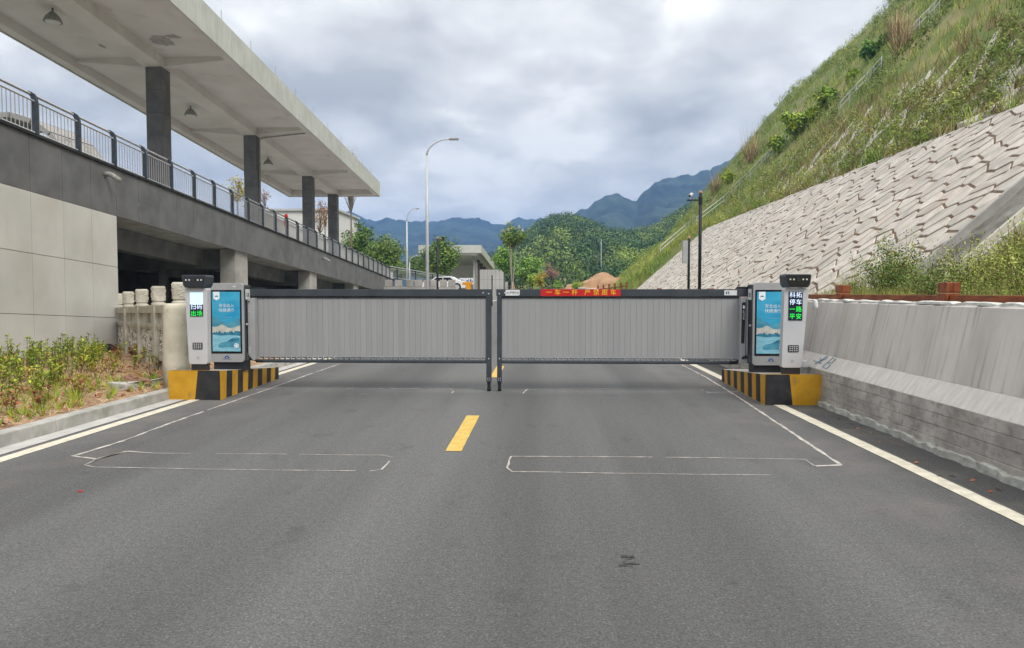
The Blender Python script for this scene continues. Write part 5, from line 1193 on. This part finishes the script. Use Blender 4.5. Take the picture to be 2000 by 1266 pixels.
def cam_pole(px, ptop, Y, base_z, r_, label):
    x, _, _ = tb(px, Y); z1 = CAMZ + (572 - ptop) / 1400 * Y; t = thing('camera_pole', (x, Y, base_z), label, 'pole'); mb = MB(); mb.tube([(x, Y, base_z), (x, Y, z1 - .12)], r_, 12); mb.build('pole', M['blackp'], t, smooth=True)
    mb = MB(); mb.lathe(x, Y, [(r_ * 1.05, z1 - .12), (r_ * 1.1, z1 - .08), (r_ * .9, z1 - .02), (r_ * .4, z1)], 12); mb.build('finial', M['woode'], t, smooth=True); return t, x, z1
t, x, z1 = cam_pole(1362.5, 376, 33, 1.2, .075, 'tall black pole with a white camera on a side arm before the stone slope')
mb = MB(); mb.tube([(x, 33, z1 - .42), (x - .60, 33, z1 - .42)], .035, 8); ar = mb.build('arm', M['blackp'], t)
mb = MB(); mb.tube([(x, 33, z1 - .6), (x, 33, z1 - .3)], .092, 12); mb.build('collar', M['blackp'], t)
mb = MB(); c = Vector((x - .48, 32.9, z1 - .22)); mb.tube([c + Vector((.1, .16, .07)), c + Vector((-.06, -.16, -.05))], .075, 10); mb.build('camera', M['white'], t, smooth=True)
mb = MB(); mb.tube([c + Vector((-.06, -.161, -.05)), c + Vector((-.065, -.18, -.055))], .055, 10); mb.build('camera_lens', M['dark'], t)
mb = MB(); mb.tube([c + Vector((0.02, .06, 0)), (x - .46, 33, z1 - .40)], .025, 6); mb.build('camera_bracket', M['white'], t)
t, x, z1 = cam_pole(1341.5, 463, 33, 1.2, .06, 'shorter black pole carrying a pale equipment box before the stone slope')
mb = MB(); mb.box(x - .30, x - .075, 32.85, 33.05, z1 - 1.23, z1 - .21); mb.build('equipment_box', M['silver'], t, bevel=.01)
mb = MB(); mb.tube([(x - .18, 32.95, z1 - .21), (x - .18, 32.95, z1 - .1)], .012, 5); mb.build('antenna', M['pvc'], t)
t, x, z1 = cam_pole(854, 463, 42, .2, .06, 'black camera pole on the left beyond the gate')
mb = MB(); mb.tube([(x, 42, z1 - .17), (x + .42, 42, z1 - .17)], .03, 8); mb.build('arm', M['blackp'], t)
mb = MB(); mb.box(x + .28, x + .42, 41.9, 42.05, z1 - .12, z1 - .0); mb.build('camera', M['dark'], t)
x, _, _ = tb(1016, 95); t = thing('twin_lamp', (x, 95, .9), 'small thin garden lamp with two white globes right of the staked sapling', 'lamp'); mb = MB(); mb.tube([(x, 95, .8), (x, 95, 4.0)], .04, 6); mb.build('pole', M['blackp'], t)
for s_ in (-1, 1):
    mb = MB(); mb.tube([(x, 95, 3.85), (x + s_ * .18, 95, 3.9)], .02, 5); mb.build('arm', M['blackp'], t); mb = MB(); mb.lathe(x + s_ * .18, 95, [(.03, 3.9), (.1, 3.97), (.1, 4.05), (.03, 4.12)], 8); mb.build('globe', M['paper'], t)

# ------------------------------------------------------------------ things beyond the gate on the left
mb = MB(); mb.box(-11.2, -5.9, 50, 60, .2, 1.72); tag(mb.build('terrace', M['gutter']), kind='structure')
tw = thing('terrace_wall', (-8.5, 49.8, .3), 'low pale block wall beyond the gate below the parked car', 'wall')
q = MB(); q.box(-11.0, -5.95, 49.7, 49.99, .3, 2.02); q.build('wall_base', M['conc'], tw, bevel=.02)
for px in (757, 777, 800, 816, 834, 845, 865, 882):
    x = (px - 1057) / 1400 * 49.8; q = MB(); q.box(x - .24, x + .24, 49.68, 49.98, 2.022, 2.5); q.build('block', M['conc'], tw, bevel=.02)
# return railing at the end of the deck
rt = thing('ramp_railing', (-12.0, 57.6, 2.4), 'short steel railing turning the corner where the deck ends', 'railing')
A = Vector((bX(57.2, -.14), 57.2, zled(57.2))); B = Vector((-8.0, 64.0, 2.0))
for h, r_ in ((1.0, .035), (.84, .025), (.14, .025)): q = MB(); q.tube([A + Vector((0, 0, h)), B + Vector((0, 0, h))], r_, 6); q.build('rail', M['rail'], rt)
for k in range(4): p = A.lerp(B, (k + .4) / 3.6); q = MB(); q.box(p.x - .06, p.x + .06, p.y - .06, p.y + .06, p.z - .3, p.z + 1.0); q.build('post', M['post'], rt)
q = MB()
for k in range(54): p = A.lerp(B, k / 54); q.tube([p + Vector((0, 0, .14)), p + Vector((0, 0, .84))], .012, 4, False)
tag(q.build('balusters', M['bar'], rt), kind='stuff')
# parked car
car = thing('parked_car', (-6.95, 53.0, 1.72), 'white car parked beyond the block wall, only its roof and windows showing', 'car')
cx_, cy_, z0 = -7.15, 53.2, 1.72
pr = [(-1.5, .25), (-1.52, .6), (-1.45, .78), (-1.0, .85), (-.55, 1.22), (.55, 1.26), (1.05, .92), (1.45, .85), (1.52, .55), (1.5, .25)]
q = MB(); q.prism([(cx_ + a * 1.05, z0 + b * .86) for a, b in pr], 'y', cy_ - .8, cy_ + .8); q.build('body', M['carw'], car, bevel=.05)
for (a, b) in ((-.85, -.08), (-.02, .78)):
    q = MB(); q.prism([(cx_ + a, z0 + .74), (cx_ + b, z0 + .74), (cx_ + (b if b < 0 else b - .3), z0 + 1.0), (cx_ + (a + .32 if a < -.5 else a), z0 + 1.0)], 'y', cy_ - .806, cy_ - .80); q.build('side_window', M['glossk'], car)
for a in (-.95, .98):
    q = MB(); q.tube([(cx_ + a, cy_ - .82, z0 + .3), (cx_ + a, cy_ - .62, z0 + .3)], .3, 18); wl = q.build('wheel', M['tyre'], car); q = MB(); q.tube([(cx_ + a, cy_ - .825, z0 + .3), (cx_ + a, cy_ - .821, z0 + .3)], .18, 14); q.build('rim', M['bolt'], wl)
x0_, x1_ = (897 - 1057) / 1400 * 57, (924 - 1057) / 1400 * 57
hb = thing('notice_board', ((x0_ + x1_) / 2, 57, 1.72), 'white notice board with blue marks beyond the parked car', 'board'); q = MB(); q.box(x0_, x1_, 57, 57.06, 2.25, 2.78); q.build('board', M['paper'], hb)
for k in range(7): q = MB(); xx = x0_ + .15 + k * .14; q.box(xx, xx + random.uniform(.04, .1), 56.985, 56.995, 2.4 + random.uniform(0, .12), 2.56 + random.uniform(0, .15)); q.build('blue_mark', M['logo'], hb)
for xx in (x0_ + .1, x1_ - .1): q = MB(); q.box(xx - .03, xx + .03, 57.0, 57.06, 1.72, 2.249); q.build('leg', M['pvc'], hb)
ob = thing('road_barrier', (-5.55, 50.3, .6), 'orange plastic road barrier beyond the gate', 'barrier'); x0_, x1_ = (903 - 1057) / 1400 * 50.5, (922 - 1057) / 1400 * 50.5
for (a, b, z0, z1) in ((x0_, x1_, 2.15, 2.36), (x0_ + .25, x1_ - .1, 1.72, 2.149)): q = MB(); q.box(a, b, 50.4, 50.7, z0, z1); q.build('panel', M['orange'], ob, bevel=.03)

# second canopy further on, pale stepped walls
c2 = thing('far_canopy_building', (-10.5, 86, .8), 'smaller pale station canopy far beyond the gate', 'building')
def hb2(name, x0, x1, y0, y1, z0, z1, m, par=c2, sl=0.0):
    q = MB(); q.hexa([(x0, y0, z0), (x1, y0, z0), (x1, y1, z0 + sl), (x0, y1, z0 + sl), (x0, y0, z1), (x1, y0, z1), (x1, y1, z1 + sl), (x0, y1, z1 + sl)]); return q.build(name, m, par)
hb2('canopy', -14.6, -7.1, 85, 108, 6.32, 7.25, M['fascia'], sl=-1.2)
hb2('soffit_beam', -14.3, -7.6, 85.3, 107, 6.1, 6.315, M['soffit'], sl=-1.2)
hb2('wall', -14.3, -8.15, 96, 97, .8, 5.2, M['soffit']); hb2('wall_base', -14.3, -8.16, 95.7, 95.99, .8, 2.9, M['concd'])
for k in range(4):
    q = MB(); yy = 87 + k * 4.5; xx = -7.9 + k * .03; hb2('column', xx - .36, xx, yy, yy + .6, .8, 6.1 - .052 * (yy - 85), M['farw'] if k == 0 else M['brownw'])
q = MB(); q.tube([(-8.25, 86.85, 6.1), (-8.2, 86.85, 5.8), (-7.82, 86.85, 5.2), (-7.82, 86.85, .8)], .09, 8); q.build('drain_pipe', M['pvc'], c2)
sw = thing('stepped_wall', (-6, 88, .8), 'pale tiled stepped wall in front of the far canopy', 'wall')
def tiles(x0, x1, y, z0, z1, nx, nz):
    q = MB(); q.box(x0, x1, y + .03, y + .4, z0, z1); q.build('wall_core', M['jointl'], sw)
    for i in range(nx):
        for j in range(nz):
            a = x0 + (x1 - x0) * i / nx; b = x0 + (x1 - x0) * (i + 1) / nx; c = z0 + (z1 - z0) * j / nz; d = z0 + (z1 - z0) * (j + 1) / nz
            q = MB(); q.box(a + .012, b - .012, y, y + .029, c + .012, d - .012); q.build('wall_tile', M['farw'], sw)
tiles(-7.55, -4.6, 88, .7, 4.45, 6, 3); tiles(-4.598, -4.05, 88, .7, 2.95, 1, 2); tiles(-6.3, -3.98, 87.0, .7, 1.6, 4, 1)
q = MB(); q.tube([((1068 - 1057 - 107) / 1400 * 60, 60, .4), ((1068 - 1057 - 107) / 1400 * 60, 60, 3.05)], .05, 8); tag(q.build('bollard_pole', M['blackp']), 'thin dark upright pole seen in the gap between the gate leaves', 'pole')
lw = thing('long_beige_wall', (bX(60, -7), 60, 0), 'long plain beige wall showing through the bars of the deck railing', 'wall')
mb = MB(); sbox(mb, 45.6, 95, -7.3, -7.0, 0, lambda Y: 7.1 - .054 * (Y - 45.6)); mb.build('wall', M['soffit'], lw)
mb = MB(); sbox(mb, 45.5, 95.1, -7.36, -6.94, lambda Y: 7.102 - .054 * (Y - 45.6), lambda Y: 7.22 - .054 * (Y - 45.6)); mb.build('coping', M['farw'], lw)
# far beige building behind the canopy columns
fb = thing('beige_building', (-36, 100, 0), 'plain beige building behind the rust leaved trees', 'building')
hb2('wall', at(520, 412, 100).x, at(656, 412, 100).x, 100, 112, 0, at(600, 412, 100).z, M['soffit'], fb); hb2('parapet', at(520, 412, 100).x - .3, at(656, 412, 100).x + .3, 99.7, 112.3, at(600, 412, 100).z, at(600, 408, 100).z, M['farw'], fb)
for k in range(5):
    xx = at(535 + k * 24, 412, 100).x; hb2('window', xx, xx + 1.1, 99.93, 99.99, 7.5, 9.2, M['glossk'], fb)
# louvred arched roof seen through the deck railing
cr_ = thing('arched_roof_building', (at(40, 400, 62).x, 62, 0), 'distant arched louvred roof seen through the left end of the deck railing', 'building')
cxr = at(35, 300, 62).x; ztp = at(40, 229, 62).z; RX = 6.2; RZ = 6.0
for k in range(9):
    a0 = R(6 + k * 18.6); a1 = a0 + R(17.0); q = MB(); p0 = (cxr - RX * math.cos(a0), ztp - RZ + RZ * math.sin(a0)); p1 = (cxr - RX * math.cos(a1), ztp - RZ + RZ * math.sin(a1)); e = .93
    q.prism([p0, p1, (cxr + (p1[0] - cxr) * e, ztp - RZ + (p1[1] - ztp + RZ) * e), (cxr + (p0[0] - cxr) * e, ztp - RZ + (p0[1] - ztp + RZ) * e)], 'y', 60, 66); q.build('roof_louvre', M['roofg'], cr_)
hb2('wall', cxr - 5.6, cxr + 5.6, 61, 65, 0, ztp - RZ + .6, M['roofg'], cr_); hb2('gable', cxr - 4.8, cxr + 4.8, 61.5, 62, ztp - RZ + .601, ztp - 2.0, M['peel'], cr_)

# ------------------------------------------------------------------ mud bank, far fence, wooded hill, mountains
def interp(pts, x):
    if x <= pts[0][0]: return pts[0][1]
    for (a, b), (c, d) in zip(pts, pts[1:]):
        if x <= c: t = (x - a) / (c - a); t = t * t * (3 - 2 * t) * .5 + t * .5; return b + (d - b) * t
    return pts[-1][1]
def ridge(name, sil, Yr, Yf_, m, amp, fr, nx, ny, seed, ext_=200, back=None, p=1.0):
    W = [(at(px, py, Yr).x, at(px, py, Yr).z) for px, py in sil]; x0, x1 = W[0][0] - ext_, W[-1][0] + ext_; back = back or Yr * 1.25
    W = [(x0, 0.0)] + W + [(x1, 0.0)]
    ysl = list(np.linspace(Yf_, Yr, ny)) + list(np.linspace(Yr, back, 6))[1:]
    def fz(x, y):
        xr = x * (Yr / y) if y < Yr else x          # spurs fan out towards the viewer
        H = interp(W, xr); t = (y - Yf_) / (Yr - Yf_) if y <= Yr else max(0, 1 - (y - Yr) / (back - Yr))
        n_ = mn.fractal(Vector((x * fr, y * fr, seed)), 1.0, 2.0, 5); 
        rdg = 1 - abs(mn.noise(Vector((x * fr * .9, y * fr * .35, seed + 5)))) * 1.6
        return H * (t ** p) * (1 + .22 * (rdg - .6) * (1 - t) * (1 if t < 1 else 0)) + amp * n_ * (t ** .5) * (.35 if abs(t - 1) < .02 else 1) + (amp * .5 * mn.noise(Vector((x * fr * 9, y * fr * 3, 5))) + amp * .35 * max(0, mn.noise(Vector((x * fr * 22, y * fr * 9, 9)))) if t > .05 and amp > 5 else 0)
    return grid_mesh(name, list(np.linspace(x0, x1, nx)), ysl, fz, m), fz, (x0, x1)
ridge('mountain', [(560, 440), (620, 410), (668, 418), (700, 422), (722, 434), (742, 430), (760, 426), (792, 434), (822, 431), (836, 436), (850, 433), (886, 427), (916, 431), (935, 430), (962, 438), (985, 441), (1002, 431), (1042, 428), (1100, 430), (1150, 440)], 1500, 700, M['mount'], 14, .006, 460, 60, 3, 500)
ridge('mountain', [(1030, 470), (1060, 452), (1100, 430), (1140, 410), (1165, 392), (1187, 379), (1208, 377), (1228, 388), (1243, 392), (1262, 372), (1282, 354), (1320, 345), (1372, 339), (1450, 300), (1560, 290), (1700, 320)], 1050, 500, M['mount'], 9, .009, 420, 60, 8, 300)
wh, fzw, (wx0, wx1) = ridge('wooded_hill', [(940, 542), (962, 522), (985, 506), (1008, 492), (1030, 475), (1058, 452), (1085, 439), (1108, 437), (1135, 444), (1165, 458), (1190, 468), (1215, 470), (1245, 467), (1275, 462), (1310, 440), (1360, 410), (1440, 390)], 330, 130, M['hill'], 3.0, .02, 120, 60, 12, 60, p=.9)
# tree crowns of the wooded hill: leaf clumps, one mass
r = np.random.default_rng(44); P = []
while len(P) < 3000:
    Y = 135 + 200 * r.random() ** .8; x = r.uniform(-40, 120)
    k = (x - 0) / Y
    if k < -.09 or k > .26: continue
    z = fzw(x, Y)
    if z < 1.5: continue
    P.append((x, Y, z))
P = np.array(P); S = r.uniform(1.3, 3.3, len(P)) ; per = 170
Q = np.repeat(P, per, 0); SS = np.repeat(S, per)[:, None]; g_ = r.normal(0, 1, (len(Q), 3)); g_ /= np.linalg.norm(g_, axis=1)[:, None]; Q = Q + g_ * (r.random((len(Q), 1)) ** .35) * SS * [1, 1, 1.15] + np.array([0, 0, 1.0]) * SS
V, F = leafset(Q, .62, 45, .6, .55, -.2, nrm=g_); tag(link('forest', np_mesh('forest', V, F, M['forest'])), kind='stuff')
# mud bank
def mudz(x, y):
    u = (x - at(1185, 560, 112).x) / 6.8; v = (y - 112) / 12
    return .7 + 3.3 * max(0, 1 - u * u * .9 - max(0, -v) * 1.0) ** .6 * (1 if v < .5 else max(0, 1.5 - v)) + 1.3 * mn.noise(Vector((x * .25, y * .25, 2))) + .5 * mn.noise(Vector((x * .9, y * .9, 2)))
grid_mesh('mud_bank', list(np.linspace(at(1185, 560, 112).x - 9.5, at(1185, 560, 112).x + 9.5, 50)), list(np.linspace(98, 124, 40)), mudz, M['mud'])
ff = thing('far_timber_fence', (at(1175, 566, 74).x, 74, 1), 'short reddish timber fence before the mud bank, at the foot of the hill', 'fence')
fx0, fx1 = at(1168, 566, 74).x, at(1222, 566, 70).x
for k in range(6):
    t = k / 5; x = fx0 + (fx1 - fx0) * t; y = 74 - 5 * t; q = MB(); q.box(x - .09, x + .09, y - .09, y + .09, .6, 2.35 + .3 * t); q.build('post', M['woodp'], ff)
for h in (1.35, 1.95):
    q = MB(); q.tube([(fx0, 74, h), (fx1, 69, h + .3)], .055, 6); q.build('rail', M['wood'], ff)
x, _, _ = tb(1173, 150); q = MB(); q.tube([(x, 150, fzw(x, 150)), (x, 150, CAMZ + 104 / 1400 * 150)], .10, 6); tag(q.build('mast', M['lamp']), 'thin white mast on the wooded hill above the mud bank', 'mast')

# ------------------------------------------------------------------ haze
q = MB(); q.box(-2500, 2500, -700, 2500, -4, 236)
m = bpy.data.materials.new('haze_air'); m.use_nodes = True; n = m.node_tree.nodes; n.clear(); o_ = n.new('ShaderNodeOutputMaterial'); v_ = n.new('ShaderNodeVolumePrincipled')
v_.inputs['Color'].default_value = (0.22, 0.48, 1.0, 1); v_.inputs['Density'].default_value = 0.00043; v_.inputs['Anisotropy'].default_value = 0.2; m.node_tree.links.new(v_.outputs[0], o_.inputs['Volume'])
tag(q.build('haze', m), kind='stuff')
